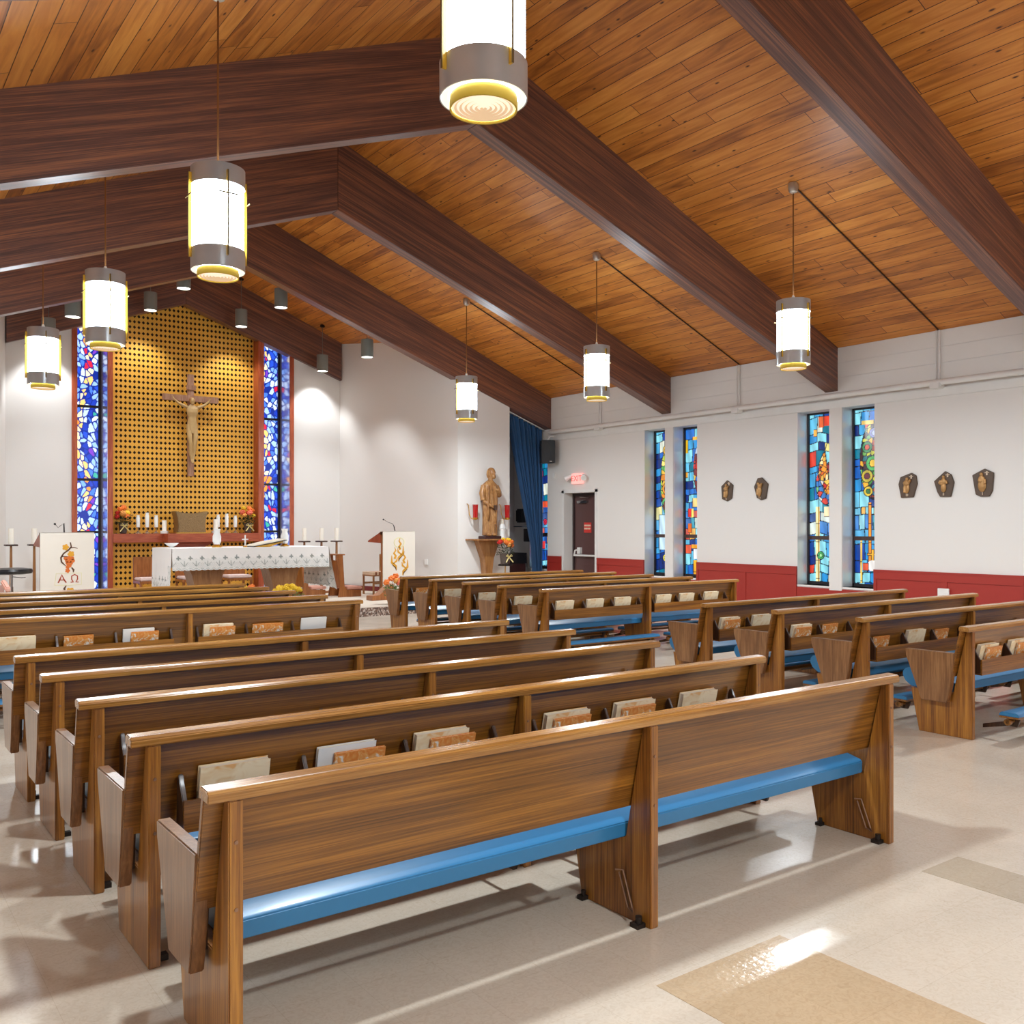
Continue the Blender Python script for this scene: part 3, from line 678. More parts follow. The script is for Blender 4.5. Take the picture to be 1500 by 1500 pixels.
for wi, (a, b) in enumerate(ops):
    w = thing('window_%d' % (wi + 1), None, None, (0, 0, 0)); w['kind'] = 'structure'
    W = b - a; xg = XW + 0.30
    glass('stained_glass', W, ZS, ZT, paint_nave, 20 + wi * 3, feats.get(wi, []), lambda X, Z, b=b, xg=xg: np.stack([np.full(X.shape, xg), b - X, Z], -1), w, M['glassglow'], 0.0105 if wi >= 4 else 0.03)
    fr = MB(); t = 0.03
    fr.box(xg - 0.04, xg + 0.02, a, a + t, ZS, ZT).box(xg - 0.04, xg + 0.02, b - t, b, ZS, ZT).box(xg - 0.04, xg + 0.02, a, b, ZS, ZS + t + .02).box(xg - 0.04, xg + 0.02, a, b, ZT - t, ZT)
    fr.build('window_frame', M['came'], w)
    MB().box(xg - 0.045, xg + 0.02, a + t, b - t, 1.40, 1.465).build('mullion', M['bar'], w)
    MB().box(XW - 0.01, xg - 0.04, a, b, ZS - 0.03, ZS).build('window_sill', M['white'], w)
    MB().box(XW, xg - 0.042, b - 0.004, b, ZS, ZT).build('window_reveal', M['reveal2'], w)
# daylight box behind the panes is not needed; chancel windows
for wi, (xa, xb) in enumerate(((3.97, 4.53), (7.78, 8.38))):
    w = thing('window_%d' % (len(ops) + 1 + wi), None, None); w['kind'] = 'structure'
    yg = 20.42
    glass('stained_glass', xb - xa, 0.2, 6.3, paint_chancel, 3 + wi * 4, [], lambda X, Z, xa=xa, yg=yg: np.stack([xa + X, np.full(X.shape, yg), Z], -1), w, M['glassglow2'])
    fr = MB()
    for z in (1.50, 2.57, 4.06): fr.box(xa, xb, yg - 0.04, yg + 0.01, z - .025, z + .025)
    fr.box(xb - 0.05, xb, yg - 0.05, yg + 0.01, 0.2, 6.3)
    fr.build('window_frame', M['came'], w)

k = 7
for xa in (4.53, 8.38):
    struct(MB().box(xa - 0.006, xa + 0.002, Y_ALT - .02, 20.42, 0.2, 6.2).build('trim_%d' % k, M['reveal'])); k += 1

# wainscot
def wains(y0, y1, z1=0.96):
    global k
    mb = MB(); mb.box(XW - 0.02, XW, y0, y1, 0, z1)
    mb.box(XW - 0.035, XW - 0.02, y0, y1, z1 - 0.03, z1)
    mb.box(XW - 0.032, XW - 0.02, y0, y1, 0, 0.16)
    mb.box(XW - 0.030, XW - 0.02, y0, y1, z1 - 0.14, z1 - 0.03)
    n = max(1, round((y1 - y0) / 1.25)); 
    for i in range(n + 1):
        yc = y0 + (y1 - y0) * i / n; ya, yb = max(y0, yc - .05), min(y1, yc + .05)
        mb.box(XW - 0.030, XW - 0.02, ya, yb, 0.16, z1 - 0.14)
    struct(mb.build('trim_%d' % k, M['red'], bevel=0.002)); k += 1
for a, b in ((-5, 1.0), (2.4, 4.63), (6.02, 8.26), (9.675, 11.89), (13.27, 14.66), (15.82, 16.32)): wains(a, b)
for a, b in ((1.0, 2.4), (4.63, 6.02), (8.26, 9.675), (11.89, 13.27)):
    struct(MB().box(XW - 0.02, XW, a, b, 0, 0.62).build('trim_%d' % k, M['red'])); k += 1
# piers between the paired windows stand a little proud
for a, b in ((8.82, 9.047), (12.48, 12.69), (5.19, 5.42)):
    struct(MB().box(XW - 0.025, XW, a, b, 0.60, ZT).build('trim_%d' % k, M['wall'])); k += 1

# ---------------------------------------------------------------- door
d = thing('door_1', None, None); d['kind'] = 'structure'
xd = XW + 0.26
MB().box(xd, xd + 0.05, 14.78, 15.70, 0.01, 2.28).build('door_leaf', M['door'], d, bevel=0.004)
MB().box(xd - 0.03, xd + 0.06, 14.73, 14.78, 0, 2.34).box(xd - 0.03, xd + 0.06, 15.70, 15.75, 0, 2.34).box(xd - 0.03, xd + 0.06, 14.78, 15.70, 2.28, 2.34).build('door_frame', M['doorframe'], d)
MB().box(XW - 0.02, XW, 14.66, 14.73, 0, 2.40).box(XW - 0.02, XW, 15.75, 15.82, 0, 2.40).box(XW - 0.02, XW, 14.66, 15.82, 2.34, 2.40).build('door_casing', M['white'], d)
MB().box(xd - 0.05, xd, 15.25, 15.58, 2.12, 2.17).tube([(xd - .03, 15.45, 2.17), (xd - .06, 15.15, 2.23), (xd - 0.03, 15.5, 2.26)], 0.010, 8).build('door_closer', M['chrome'], d)
MB().tube([(xd - .07, 14.84, 0.985), (xd - .07, 15.62, 0.985)], 0.022, 10).box(xd - .06, xd, 15.46, 15.56, 1.02, 1.16).tube([(xd - .05, 15.5, 1.12), (xd - .08, 15.60, 1.09), (xd - .08, 15.64, 0.97)], 0.018, 8).build('panic_bar', M['white'], d)
s = thing('door_sign', 'square red sign with white lettering stuck on the dark door', 'sign', (xd - 0.002, 15.27, 1.59))
MB().box(-0.006, 0, -0.12, 0.12, -0.11, 0.11).build('sign_plate', M['signred'], s)
for rz_, ws in ((0.045, (.05, .035, .055, .04)), (-0.02, (.04, .05, .03, .05)), ):
    y = 0.105; mb = MB().box(-0.008, -0.006, -.10, .105, rz_ - .004, rz_ + .004)
    for wd in ws: mb.box(-0.009, -0.006, y - wd, y, rz_ - .018, rz_ + .018); y -= wd + 0.008
    mb.build('lettering', M['mark'], s)
# exit sign
e = thing('exit_sign', 'lit pale red EXIT sign with two emergency lamp heads above the dark door', 'exit sign', (XW, 15.26, 2.64))
MB().box(-0.07, -0.01, -0.17, 0.17, -0.11, 0.11).build('sign_box', M['exit'], e, bevel=0.004)
text_mesh('exit_letters', 'EXIT', 0.17, M['exitred'], e, (-0.072, 0, 0), (PI / 2, 0, -PI / 2))
for sg in (1, -1):
    MB().tube([(-0.04, sg * 0.17, 0.02), (-0.04, sg * 0.22, 0.04)], 0.012, 8).tube([(-0.04, sg * 0.20, 0.07), (-0.13, sg * 0.30, 0.0)], [0.03, 0.065], 14).build('lamp_head', M['white'], e, smooth=True)

# ---------------------------------------------------------------- pipe, conduits, small wall fixtures
p = thing('wall_pipe', 'long white pipe running along the side wall above the windows', 'pipe', (0, 0, 0))
MB().tube([(XW - 0.10, YB + 0.02, 3.70), (XW - 0.10, 16.15, 3.70)], 0.045, 12).build('pipe', M['white'], p, smooth=True)
mb = MB()
for y in (3.5, 7.2, 10.87, 14.52):
    b_ = MB().box(XW - 0.16, XW - 0.01, y - 0.07, y + 0.09, 3.615, 3.69).build('pipe_bracket', M['white'], p, bevel=0.01)
for y, lab in ((7.2, 'white twin conduit rising to the ceiling between the two front beams'), (10.87, 'white twin conduit rising to the ceiling behind the second pendant of the wall row'), (14.52, 'white twin conduit rising from the pipe near the exit door')):
    t = thing('wall_conduit', lab, 'conduit', (XW, y, 3.74), group='wall conduits')
    MB().tube([(-0.04, 0, 0), (-0.04, 0, ceil_z(XW) - 3.74 - .005)], 0.014, 8).tube([(-0.04, 0.05, 0), (-0.04, 0.05, ceil_z(XW) - 3.74 - .005)], 0.010, 8).build('conduit_run', M['white'], t, smooth=True)
o = MB().box(XW - 0.055, XW - 0.033, 7.05, 7.22, 0.60, 0.73).build('wall_outlet', M['white'], bevel=0.004)
tag(o, 'white double wall outlet on the red wainscot', 'outlet')
o = MB().box(XW - 0.02, XW, 16.08, 16.16, 2.68, 2.80).build('wall_sensor', M['white'], bevel=0.004)
tag(o, 'small white wall box between the exit sign and the blue curtain', 'wall box')

sp = thing('wall_speaker', 'black loudspeaker mounted high beside the blue curtain', 'loudspeaker', (12.72, 16.02, 3.0))
MB().prism([(-0.16, -0.13), (0.16, -0.13), (0.12, 0.13), (-0.12, 0.13)], 'z', 0, 0.50).build('cabinet', M['black'], sp, bevel=0.01)
MB().box(-0.14, 0.14, -0.137, -0.13, 0.02, 0.48).build('grille', M['blackvinyl'], sp)
MB().box(0.03, 0.08, -0.142, -0.137, 0.03, 0.045).build('badge', M['white'], sp)
MB().tube([(0.0, 0.12, 0.40), (0.12, 0.2, 0.60), (0.26, 0.14, 0.62)], 0.022, 8).build('wall_bracket', M['white'], sp, smooth=True)
sp.rotation_euler = (0, 0, math.radians(-22))

# ---------------------------------------------------------------- pendants
def make_pendant():
    t = thing('pendant_lamp', 'x', 'pendant lamp')
    R = 0.195
    MB().lathe([(R, 0.06), (R, 0.80)], n=40).build('lamp_shade', M['shade'], t, smooth=True)
    MB().lathe([(R + .004, .70), (R + .010, .70), (R + .010, .84), (R + .004, .84)], n=48, closed=True).build('top_band', M['steel'], t, smooth=True)
    MB().lathe([(R + .004, .05), (R + .010, .05), (R + .010, .21), (R + .004, .21)], n=48, closed=True).build('bottom_band', M['steel'], t, smooth=True)
    MB().lathe([(R + .003, 0.05), (R + .001, 0.052), (0.165, 0.06), (0.165, 0.062), (R + .001, 0.064)], n=40, closed=True).build('reflector', M['reflector'], t, smooth=True)
    MB().lathe([(0.150, 0.0), (0.158, 0.0), (0.158, 0.08), (0.150, 0.08)], n=40, closed=True).build('lens_ring', M['ring'], t, smooth=True)
    prof = []
    for i in range(13): prof.append((0.149 - i * 0.012, 0.006 if i % 2 else 0.012))
    prof.append((0.001, 0.008))
    ml = MB().lathe(prof[::-1], n=40)
    ml.mi = [(fi // 40) % 2 for fi in range(len(ml.f))]; ml.build('lens', [M['lens'], M['lens2']], t)
    for q in range(4):
        mb = MB(); a = q * PI / 2
        mb.box(R + .010, R + .034, -0.005, 0.005, 0.13, 0.78)
        f_ = mb.build('fin', M['amber'], t, rot=(0, 0, a))
        MB().box(R + .030, R + .036, -0.075, 0.075, 0.597, 0.607).box(R + .0325, R + .0365, -0.0055, 0.0055, 0.13, 0.78).build('cross_edge', M['finedge'], f_)
    MB().lathe([(0.016, .84), (0.03, .845), (0.016, .90), (0.010, .91)], n=16).build('hub', M['canopy'], t, smooth=True)
    MB().tube([(-R, 0, .82), (R, 0, .82)], 0.006, 6).tube([(0, -R, .82), (0, R, .82)], 0.006, 6).tube([(0, 0, .815), (0, 0, .85)], 0.012, 8).build('spider', M['steel'], t)
    return t
P0 = make_pendant()
PZ = 3.57
LX, RXL = 2.46, 9.62
pls = []
ys = [3.57, 7.22, 10.87, 14.52, -0.08, -3.6]
labL = ['big glowing cylinder pendant lamp cut off by the top edge', 'glowing cylinder pendant lamp with amber fins before the dark beam, second largest', 'medium glowing pendant lamp overlapping the top of the blue stained glass strip', 'glowing pendant lamp farthest left, against the white altar wall', 'glowing pendant lamp behind the viewpoint', 'glowing pendant lamp at the rear of the hall']
labR = ['glowing pendant lamp over the side pews nearest the front beam', 'glowing pendant lamp above the two tall windows with the trees of coloured glass', 'glowing pendant lamp hanging before the white wall end of the third beam', 'smallest glowing pendant lamp, left of the carved wooden statue', 'glowing pendant lamp by the side wall behind the viewpoint', 'glowing pendant lamp by the side wall at the rear of the hall']
first = True
for X_, labs, side in ((LX, labL, 0), (RXL, labR, 1)):
    for i, y in enumerate(ys):
        t = P0 if first else copy_tree(P0)
        if first: first = False
        t.location = (X_, y, PZ); t['label'] = labs[i]; t['group'] = 'cylinder pendants over the nave'
        pls.append((t, X_, y))
for t, X_, y in pls:
    zc = ceil_z(X_) - PZ
    MB().tube([(0, 0, .90), (0, 0, zc - 0.07)], 0.0085, 8).build('stem', M['stem'], t, smooth=True)
    MB().lathe([(0.012, zc - .12), (0.05, zc - .10), (0.065, zc - .05), (0.06, zc + .01)], n=20).build('canopy', M['canopy'], t, smooth=True)
    if X_ > 5:
        dx = XW - X_ - 0.02
        MB().tube([(0.06, 0, zc - .04), (dx, 0, zc - 0.41 * (dx) - .012)], 0.010, 8).build('ceiling_conduit', M['conduit_dark'], t)
    light('AREA', (0, 0, -0.012), 92.0, (0.87, 0.95, 1.0), t, shape='DISK', size=0.26)

# ---------------------------------------------------------------- chancel spot cans
can = thing('ceiling_spotlight', 'x', 'spotlight')
MB().lathe([(0.116, 0.0), (0.125, 0.0), (0.125, 0.36), (0.001, 0.365), (0.001, 0.35), (0.116, 0.345)], n=28, closed=True).build('can_body', M['can'], can, smooth=True)
MB().lathe([(0.001, 0.012), (0.117, 0.012)], n=28).build('can_lens', M['canlens'], can)
cxs = [3.37, 5.23, 7.09, 8.95]
firstc = True
names = ['leftmost', 'second from the left', 'third from the left', 'rightmost']
for row, (yy, dz) in enumerate(((17.2, 0.0), (19.35, 0.0))):
    for i, cx in enumerate(cxs):
        t = can if firstc else copy_tree(can); firstc = False
        zz = ceil_z(cx) - 1.04 + dz
        t.location = (cx, yy, zz)
        t['label'] = ('grey can spotlight close under the third beam, ' if row == 0 else 'grey can spotlight on a long stem before the altar wall beam, ') + names[i]
        t['group'] = 'can spotlights over the chancel'
        zc = ceil_z(cx) - zz
        MB().tube([(0, 0, .36), (0, 0, zc - .03)], 0.007, 8).build('stem', M['can'], t)
        MB().lathe([(0.05, zc - .05), (0.05, zc + .0)], n=16).build('canopy', M['conduit_dark'], t)
        l = light('SPOT', (0, 0, -0.01), 110.0 if row == 0 else 36.0, (0.93, 0.97, 1.0), t, spot_size=math.radians(92), spot_blend=0.55, shadow_soft_size=0.10)
        tilt = 0.30 if row == 0 else 0.16
        l.rotation_euler = (tilt, 0.0, 0.0)
#CHUNK2

# ---------------------------------------------------------------- pews
PL = 3.587
def slope_y(z): return 0.045 + (0.825 - z) * (0.11 / 0.48)      # rear face line of the leaning back
def make_pew(rack=True, kneel=True):
    t = thing('church_pew', 'x', 'pew')
    end = [(0, 0), (0.43, 0), (0.50, 0.337), (0.150, 0.337), (0.045, 0.825), (0, 0.825)]
    for x0 in (0.06, 1.795, 3.500):
        pn = MB().prism(end, 'x', x0, x0 + 0.045).build('end_panel' if x0 != 1.795 else 'middle_panel', M['pew_z'], t, bevel=0.004)
        for z in (0.70, 0.50): MB().tube([(x0 + .0225, -0.003, z), (x0 + .0225, 0.0, z)], 0.006, 10).build('screw', M['hinge'], pn)
        for y in (0.06, 0.40):
            MB().box(x0 + 0.045, x0 + 0.085, y - .015, y + .02, 0.0, 0.022).box(x0 + .045, x0 + .055, y - .01, y + .015, 0.0, 0.05).build('floor_clamp', M['iron'], pn)
    arm = [(0.10, 0.655), (0.51, 0.655), (0.505, 0.60), (0.375, 0.266), (0.165, 0.266), (0.135, 0.40)]
    MB().prism(arm, 'x', -0.006, 0.042).build('armrest', M['arm'], t, bevel=0.005)
    MB().prism([(0.16, 0.60), (0.40, 0.60), (0.33, 0.32), (0.19, 0.32)], 'x', 0.042, 0.06).build('arm_spacer', M['bracket'], t)
    MB().prism(arm, 'x', 3.546, 3.594).build('armrest', M['arm'], t, bevel=0.005)
    th = 0.024
    z1, z0 = 0.83, 0.47
    MB().prism([(slope_y(z0) + .002, z0), (slope_y(z0) + th, z0 + .004), (slope_y(z1) + th, z1), (slope_y(z1) + .002, z1)], 'x', 0, PL).build('backrest', M['pew_x'], t, bevel=0.003)
    MB().prism([(-0.004, 0.826), (-0.006, 0.852), (0.004, 0.864), (0.062, 0.868), (0.074, 0.858), (0.072, 0.83)], 'x', -0.004, PL + 0.004).build('top_rail', M['rail'], t, bevel=0.003)
    cush = [(0.152, 0.338), (0.15, 0.398), (0.162, 0.408), (0.30, 0.442), (0.44, 0.470), (0.53, 0.488), (0.575, 0.478), (0.598, 0.450), (0.598, 0.415), (0.575, 0.375), (0.52, 0.338)]
    MB().prism(cush, 'x', 0.107, 3.498).build('seat_cushion', M['vinyl'], t, bevel=0.004)
    MB().box(0.107, 3.498, 0.20, 0.50, 0.325, 0.337).build('seat_board', M['pew_x'], t)
    if rack:
        for xa, xb, xs in ((0.185, 1.665, (0.185, 0.685, 1.165, 1.645)), (1.885, 3.36, (1.885, 2.355, 2.825, 3.34))):
            r = MB().box(xa, xb, -0.012, 0.0, 0.487, 0.603).box(xa, xb, -0.012, 0.10, 0.482, 0.492).build('hymnal_rack', M['pew_x'], t, bevel=0.002)
            for x in xs:
                MB().prism([(-0.001, 0.495), (0.085, 0.495), (0.078, 0.66), (0.062, 0.69), (0.052, 0.688), (0.040, 0.66), (0.004, 0.60)], 'x', x, x + 0.018).build('rack_bracket', M['bracket'], r, bevel=0.003)
    if kneel:
        for xa, xb in ((0.16, 1.70), (1.90, 3.44)):
            kk = MB().prism([(-0.30, 0.205), (-0.295, 0.225), (-0.28, 0.235), (-0.17, 0.235), (-0.155, 0.225), (-0.15, 0.205)], 'x', xa, xb).build('kneeler', M['vinyl'], t, bevel=0.004)
            MB().box(xa, xb, -0.295, -0.155, 0.190, 0.205).build('kneeler_board', M['pew_x'], kk)
            MB().tube([(xa + .03, -0.20, 0.155), (xb - .03, -0.20, 0.155)], 0.015, 10).tube([(xa + .03, -0.20, 0.155), (xa + .06, -0.20, 0.155)], 0.026, 12).tube([(xb - .06, -0.20, 0.155), (xb - .03, -0.20, 0.155)], 0.026, 12).build('kneeler_rail', M['pew_x'], kk, smooth=True)
            for x in (xa + 0.12, xb - 0.14):
                MB().prism([(-0.26, 0.19), (-0.16, 0.19), (-0.17, 0.11), (-0.23, 0.11)], 'x', x, x + 0.02).prism([(-0.20, 0.12), (-0.20, 0.16), (0.02, 0.10), (0.02, 0.07)], 'x', x - 0.02, x).build('kneeler_leg', M['bracket'], kk)
    else:
        # leftover kneeler hinge straps on the rear row
        for x0 in (1.795, 3.500):
            pts = [(x0 - 0.010, 0.16, 0.19), (x0 - 0.012, 0.11, 0.055)]
            MB().tube([(x0 - .03, 0.18, 0.20), (x0 - .008, 0.155, 0.20), (x0 - .008, 0.10, 0.06), (x0 - .02, 0.085, 0.05), (x0 - .008, 0.125, 0.055), (x0 - .008, 0.178, 0.185)], 0.004, 6).build('hinge_strap', M['hinge'], t)
            MB().box(x0 - 0.045, x0, 0.03, 0.075, 0, 0.018).tube([(x0 - .02, 0.05, 0.010), (x0 - .02, 0.05, 0.045)], 0.014, 10).build('floor_clamp', M['iron'], t)
            MB().box(x0 - .035, x0, 0.385, 0.42, 0, 0.018).tube([(x0 - .015, 0.40, 0.010), (x0 - .015, 0.40, 0.04)], 0.010, 10).build('floor_clamp', M['iron'], t)
    return t
LB, RB = 0.895, 6.98
rows_l = [2.71, 3.56, 4.43, 5.30, 6.14, 8.71, 9.55, 10.43, 11.26, 12.07]
rows_r = [3.65, 4.54, 5.41, 6.27, 8.87, 9.75, 10.58, 11.45, 12.29]
lab_l = ['bare-backed rear pew in front of all others, with no book rack', 'second pew from the front of the picture, with a rack of hymnals behind it',
         'third pew up in the near left block, its back plain', 'fourth pew up in the near left block', 'fifth pew up, last of the near left block before the cross aisle',
         'first pew beyond the cross aisle on the left, six book stacks in its rack', 'second pew beyond the cross aisle on the left', 'third pew beyond the cross aisle on the left',
         'fourth pew beyond the cross aisle on the left', 'pew nearest the altar on the left']
lab_r = ['pew cut by the right edge of the photo, whole end panel showing', 'second pew from the right edge in the near wall block', 'third pew in the near block by the wall, two books at its aisle end',
         'farthest pew of the near block by the wall', 'first pew beyond the cross aisle by the wall, six books in its rack', 'second pew beyond the cross aisle in the wall block',
         'third pew beyond the cross aisle in the wall block', 'fourth pew beyond the cross aisle in the wall block', 'pew nearest the statue, orange flowers beside its end']
rear = make_pew(False, False); rear.location = (LB, rows_l[0], 0); rear['label'] = 'oak and blue vinyl ' + lab_l[0]; rear['group'] = 'pews of the aisle block'
proto = make_pew()
firstp = True
for i, y in enumerate(rows_l[1:]):
    t = proto if firstp else copy_tree(proto); firstp = False
    t.location = (LB, y, 0); t['label'] = 'oak ' + lab_l[i + 1]; t['group'] = 'pews of the aisle block'
for i, y in enumerate(rows_r):
    t = copy_tree(proto); t.location = (RB, y, 0); t['label'] = 'oak ' + lab_r[i]; t['group'] = 'pews of the wall block'

# ---------------------------------------------------------------- hymnals
def make_book(kind, w, h, th):
    t = thing('hymnal', 'x', 'book')
    m = {'c': M['cream'], 'o': M['orange'], 'w': M['whitebook']}[kind]
    MB().box(0, w, 0, 0.003, 0, h).box(0, w, th - .003, th, 0, h).box(0, w, 0.003, th - .003, 0, 0.004).build('cover', m, t, bevel=0.001)
    MB().box(0.004, w - 0.004, 0.003, th - .003, 0.004, h - 0.004).build('pages', M['paper'], t)
    return t
BK = {'c': make_book('c', 0.28, 0.215, 0.032), 'o': make_book('o', 0.24, 0.19, 0.014), 'w': make_book('w', 0.27, 0.22, 0.02)}
used = set()
comp = [0.30, 0.80, 1.27, 2.00, 2.46, 2.96]
rowname = {('l', 1): 'the second pew from the camera', ('l', 5): 'the first pew past the cross aisle',
           ('r', 0): 'the pew cut by the right edge', ('r', 1): 'the second pew from the right edge', ('r', 2): 'the third near pew by the wall', ('r', 3): 'the farthest near pew by the wall',
           ('r', 4): 'the first far pew by the wall', ('r', 5): 'the second far pew by the wall', ('r', 6): 'the third far pew by the wall', ('r', 7): 'the fourth far pew by the wall', ('r', 8): 'the pew nearest the statue'}
slot = ['first', 'second', 'third', 'fourth', 'fifth', 'sixth']
fill = {('l', 1): ['c', 'wo', 'co', 'co', 'co', 'c'], ('l', 5): ['c', 'o', 'wo', 'co', 'oo', 'w'],
        ('r', 0): ['co', 'co', 'o', '', '', ''], ('r', 1): ['o', 'c', 'o', '', '', ''], ('r', 2): ['co', 'o', '', '', '', ''], ('r', 3): ['co', 'c', '', '', '', ''],
        ('r', 4): ['c', 'c', 'c', 'c', 'c', 'c'], ('r', 5): ['c', '', '', '', '', ''], ('r', 6): ['c', '', '', '', '', ''], ('r', 7): ['c', '', '', '', '', ''], ('r', 8): ['o', '', '', '', '', '']}
cname = {'c': 'cream hymnal', 'o': 'orange missal', 'w': 'white songbook'}
tilt = -math.atan(0.11 / 0.48)
for (side, ri), comps in fill.items():
    bx, y0 = (LB, rows_l[ri]) if side == 'l' else (RB, rows_r[ri])
    for ci, stack in enumerate(comps):
        y = slope_y(0.50) - 0.002
        for q, kd in enumerate(stack):
            th = {'c': 0.032, 'o': 0.014, 'w': 0.02}[kd]
            if kd in used: b = copy_tree(BK[kd])
            else: b = BK[kd]; used.add(kd)
            y -= th + 0.004
            xo = comp[ci] - 0.03 + rnd.uniform(-.02, .02) + (0.05 if q else 0)
            b.location = (bx + xo, y0 + y, 0.494)
            b.rotation_euler = (-tilt * 1.0, 0, 0)
            front = 'in front in ' if q else 'in '
            b['label'] = '%s %sthe %s slot of %s' % (cname[kd], front, slot[ci], rowname[(side, ri)])
            b['group'] = 'books in the pew racks'

# ---------------------------------------------------------------- altar with cloth
AX0, AX1, AY0, AY1, AZ = 4.77, 7.65, 16.30, 17.45, 1.235
al = thing('altar_table', 'wooden altar table on two flared pedestals under a white lace cloth', 'altar', ((AX0 + AX1) / 2, (AY0 + AY1) / 2, PLAT_Z))
w2 = (AX1 - AX0) / 2 - .015; d2 = (AY1 - AY0) / 2 - .015; H = AZ - PLAT_Z
MB().box(-w2, w2, -d2, d2, H - 0.07, H - 0.004).build('tabletop', M['furn'], al, bevel=0.004)
for cx in (-0.72, 0.72):
    MB().prism([(cx - .20, 0), (cx + .20, 0), (cx + .22, .35), (cx + .28, .60), (cx + .42, .85), (cx + .46, H - .07), (cx - .46, H - .07), (cx - .42, .85), (cx - .28, .60), (cx - .22, .35)], 'y', -0.22, 0.22).build('pedestal', M['bracketwood'], al, bevel=0.006)
# cloth
def cloth_sheet(mb_cols, W, Hh, place, scallop, paint, res=0.012):
    nx = int(W / res); nz = int(Hh / res)
    xs = np.linspace(0, W, nx + 1); zs = np.linspace(0, 1, nz + 1)
    X, T = np.meshgrid(xs, zs); D = T * (Hh + scallop(X))
    col = paint(X, D, Hh + scallop(X)) / 255.0
    co = place(X, D)
    return X, T, co, col, nx, nz
verts = []; faces = []; cols = []
def addgrid(co, col, nx, nz):
    o = len(verts)
    verts.extend(map(tuple, co.reshape(-1, 3))); cols.extend(map(tuple, col.reshape(-1, 3)))
    for j in range(nz):
        for i in range(nx):
            a = o + j * (nx + 1) + i; faces.append((a, a + 1, a + nx + 2, a + nx + 1))
LIN = np.array((236, 234, 232.)); GREY = np.array((172, 180, 176.)); LACE = np.array((206, 210, 206.))
def lace_paint(X, D, E):
    col = np.ones(X.shape + (3,)) * LIN
    fromedge = E - D
    P = 0.205
    xc = (X % P) - P / 2
    band = fromedge < 0.20
    col[band] = LACE * 0.35 + LIN * .65
    # crosses
    dz = fromedge - 0.205
    m = ((np.abs(xc) < 0.012) & (np.abs(dz) < 0.042)) | ((np.abs(dz) < 0.012) & (np.abs(xc) < 0.042)) | ((np.abs(xc) + np.abs(dz)) < 0.026)
    col[m] = GREY * .8
    # sprigs
    xs = ((X + P / 2) % P) - P / 2; dz2 = fromedge - 0.10
    m = ((np.abs(np.abs(xs) - (dz2 + .04) * .7) < 0.006) & (dz2 > -.04) & (dz2 < .045)) | ((np.abs(xs) < .005) & (np.abs(dz2) < .05))
    col[m] = GREY * .92
    m = (((X * 61).astype(int) + (fromedge * 61).astype(int)) % 2 == 0) & (fromedge < 0.13) & (fromedge > 0.03)
    col[m] = col[m] * .93
    m = (np.abs(fromedge - 0.022 - 0.008 * np.cos(X * 2 * PI / P * 2)) < 0.006)
    col[m] = GREY
    return col
scal = lambda X: 0.014 * np.abs(np.sin(X * PI / 0.1025))
Wc = AX1 - AX0; Dc = AY1 - AY0
ctr = np.array(((AX0 + AX1) / 2, (AY0 + AY1) / 2))
# top
X, T = np.meshgrid(np.linspace(AX0 - .012, AX1 + .012, 40), np.linspace(AY0 - .012, AY1 + .012, 16))
addgrid(np.stack([X, T, np.full(X.shape, AZ + .004)], -1), np.ones(X.shape + (3,)) * LIN, 39, 15)
# front drop
X, T, co, col, nx, nz = cloth_sheet(None, Wc + .024, 0.37, lambda X, D: np.stack([AX0 - .012 + X, AY0 - .012 - 0.012 * (D / .37) * (1 + np.sin(X * 7)) - 0.004 * np.sin(X * 31) * D / .37, AZ + .004 - D], -1), scal, lace_paint)
addgrid(co, col, nx, nz)
# back drop
X, T, co, col, nx, nz = cloth_sheet(None, Wc + .024, 0.37, lambda X, D: np.stack([AX0 - .012 + X, AY1 + .012 + 0.012 * (D / .37) * (1 + np.sin(X * 6)), AZ + .004 - D], -1), scal, lace_paint, 0.03)
addgrid(co, col, nx, nz)
# side drops with long corners
for sx, xe in ((-1, AX0 - .012), (1, AX1 + .012)):
    def pl(X, D, sx=sx, xe=xe):
        flare = (0.14 if sx > 0 else 0.03) * (D / .78) ** 1.2 * np.exp(-(X / .30) ** 2) + 0.012 * np.sin(X * 24) * (D / .78)
        return np.stack([xe + sx * (0.008 + flare + .010 * (D / .78)), AY0 - .012 + X - 0.02 * (D / .78) * np.exp(-(X / .25) ** 2), AZ + .004 - D], -1)
    def pside(X, D, E):
        c = lace_paint(X, D, E); e = X
        m = (e < 0.20) & (D > 0.30)
        c2 = lace_paint(D, 0.3 - X, np.full(X.shape, .3)); c[m] = c2[m]; return c
    X, T, co, col, nx, nz = cloth_sheet(None, Dc + .024, 0.74, pl, lambda X: scal(X) + 0.07 * np.exp(-(X / .16) ** 2), pside)
    addgrid(co, col, nx, nz)
me = bpy.data.meshes.new('altar_cloth'); me.from_pydata(verts, [], faces)
ca = np.clip(np.array(cols) / 1.0, 0, 1); 
ca = np.where(ca > 1, ca / 255.0, ca)
ca = np.where(ca <= 0.04045, ca / 12.92, ((ca + 0.055) / 1.055) ** 2.4)
at = me.color_attributes.new('Col', 'FLOAT_COLOR', 'POINT'); at.data.foreach_set('color', np.concatenate([ca, np.ones((len(ca), 1))], 1).ravel().astype(np.float32))
bm = bmesh.new(); bm.from_mesh(me); bmesh.ops.remove_doubles(bm, verts=bm.verts, dist=0.0015); bmesh.ops.recalc_face_normals(bm, faces=bm.faces); bm.to_mesh(me); bm.free()
me.polygons.foreach_set('use_smooth', [True] * len(me.polygons)); me.set_sharp_from_angle(angle=math.radians(50)); me.materials.append(M['cloth'])
o = bpy.data.objects.new('altar_cloth', me); C.objects.link(o)
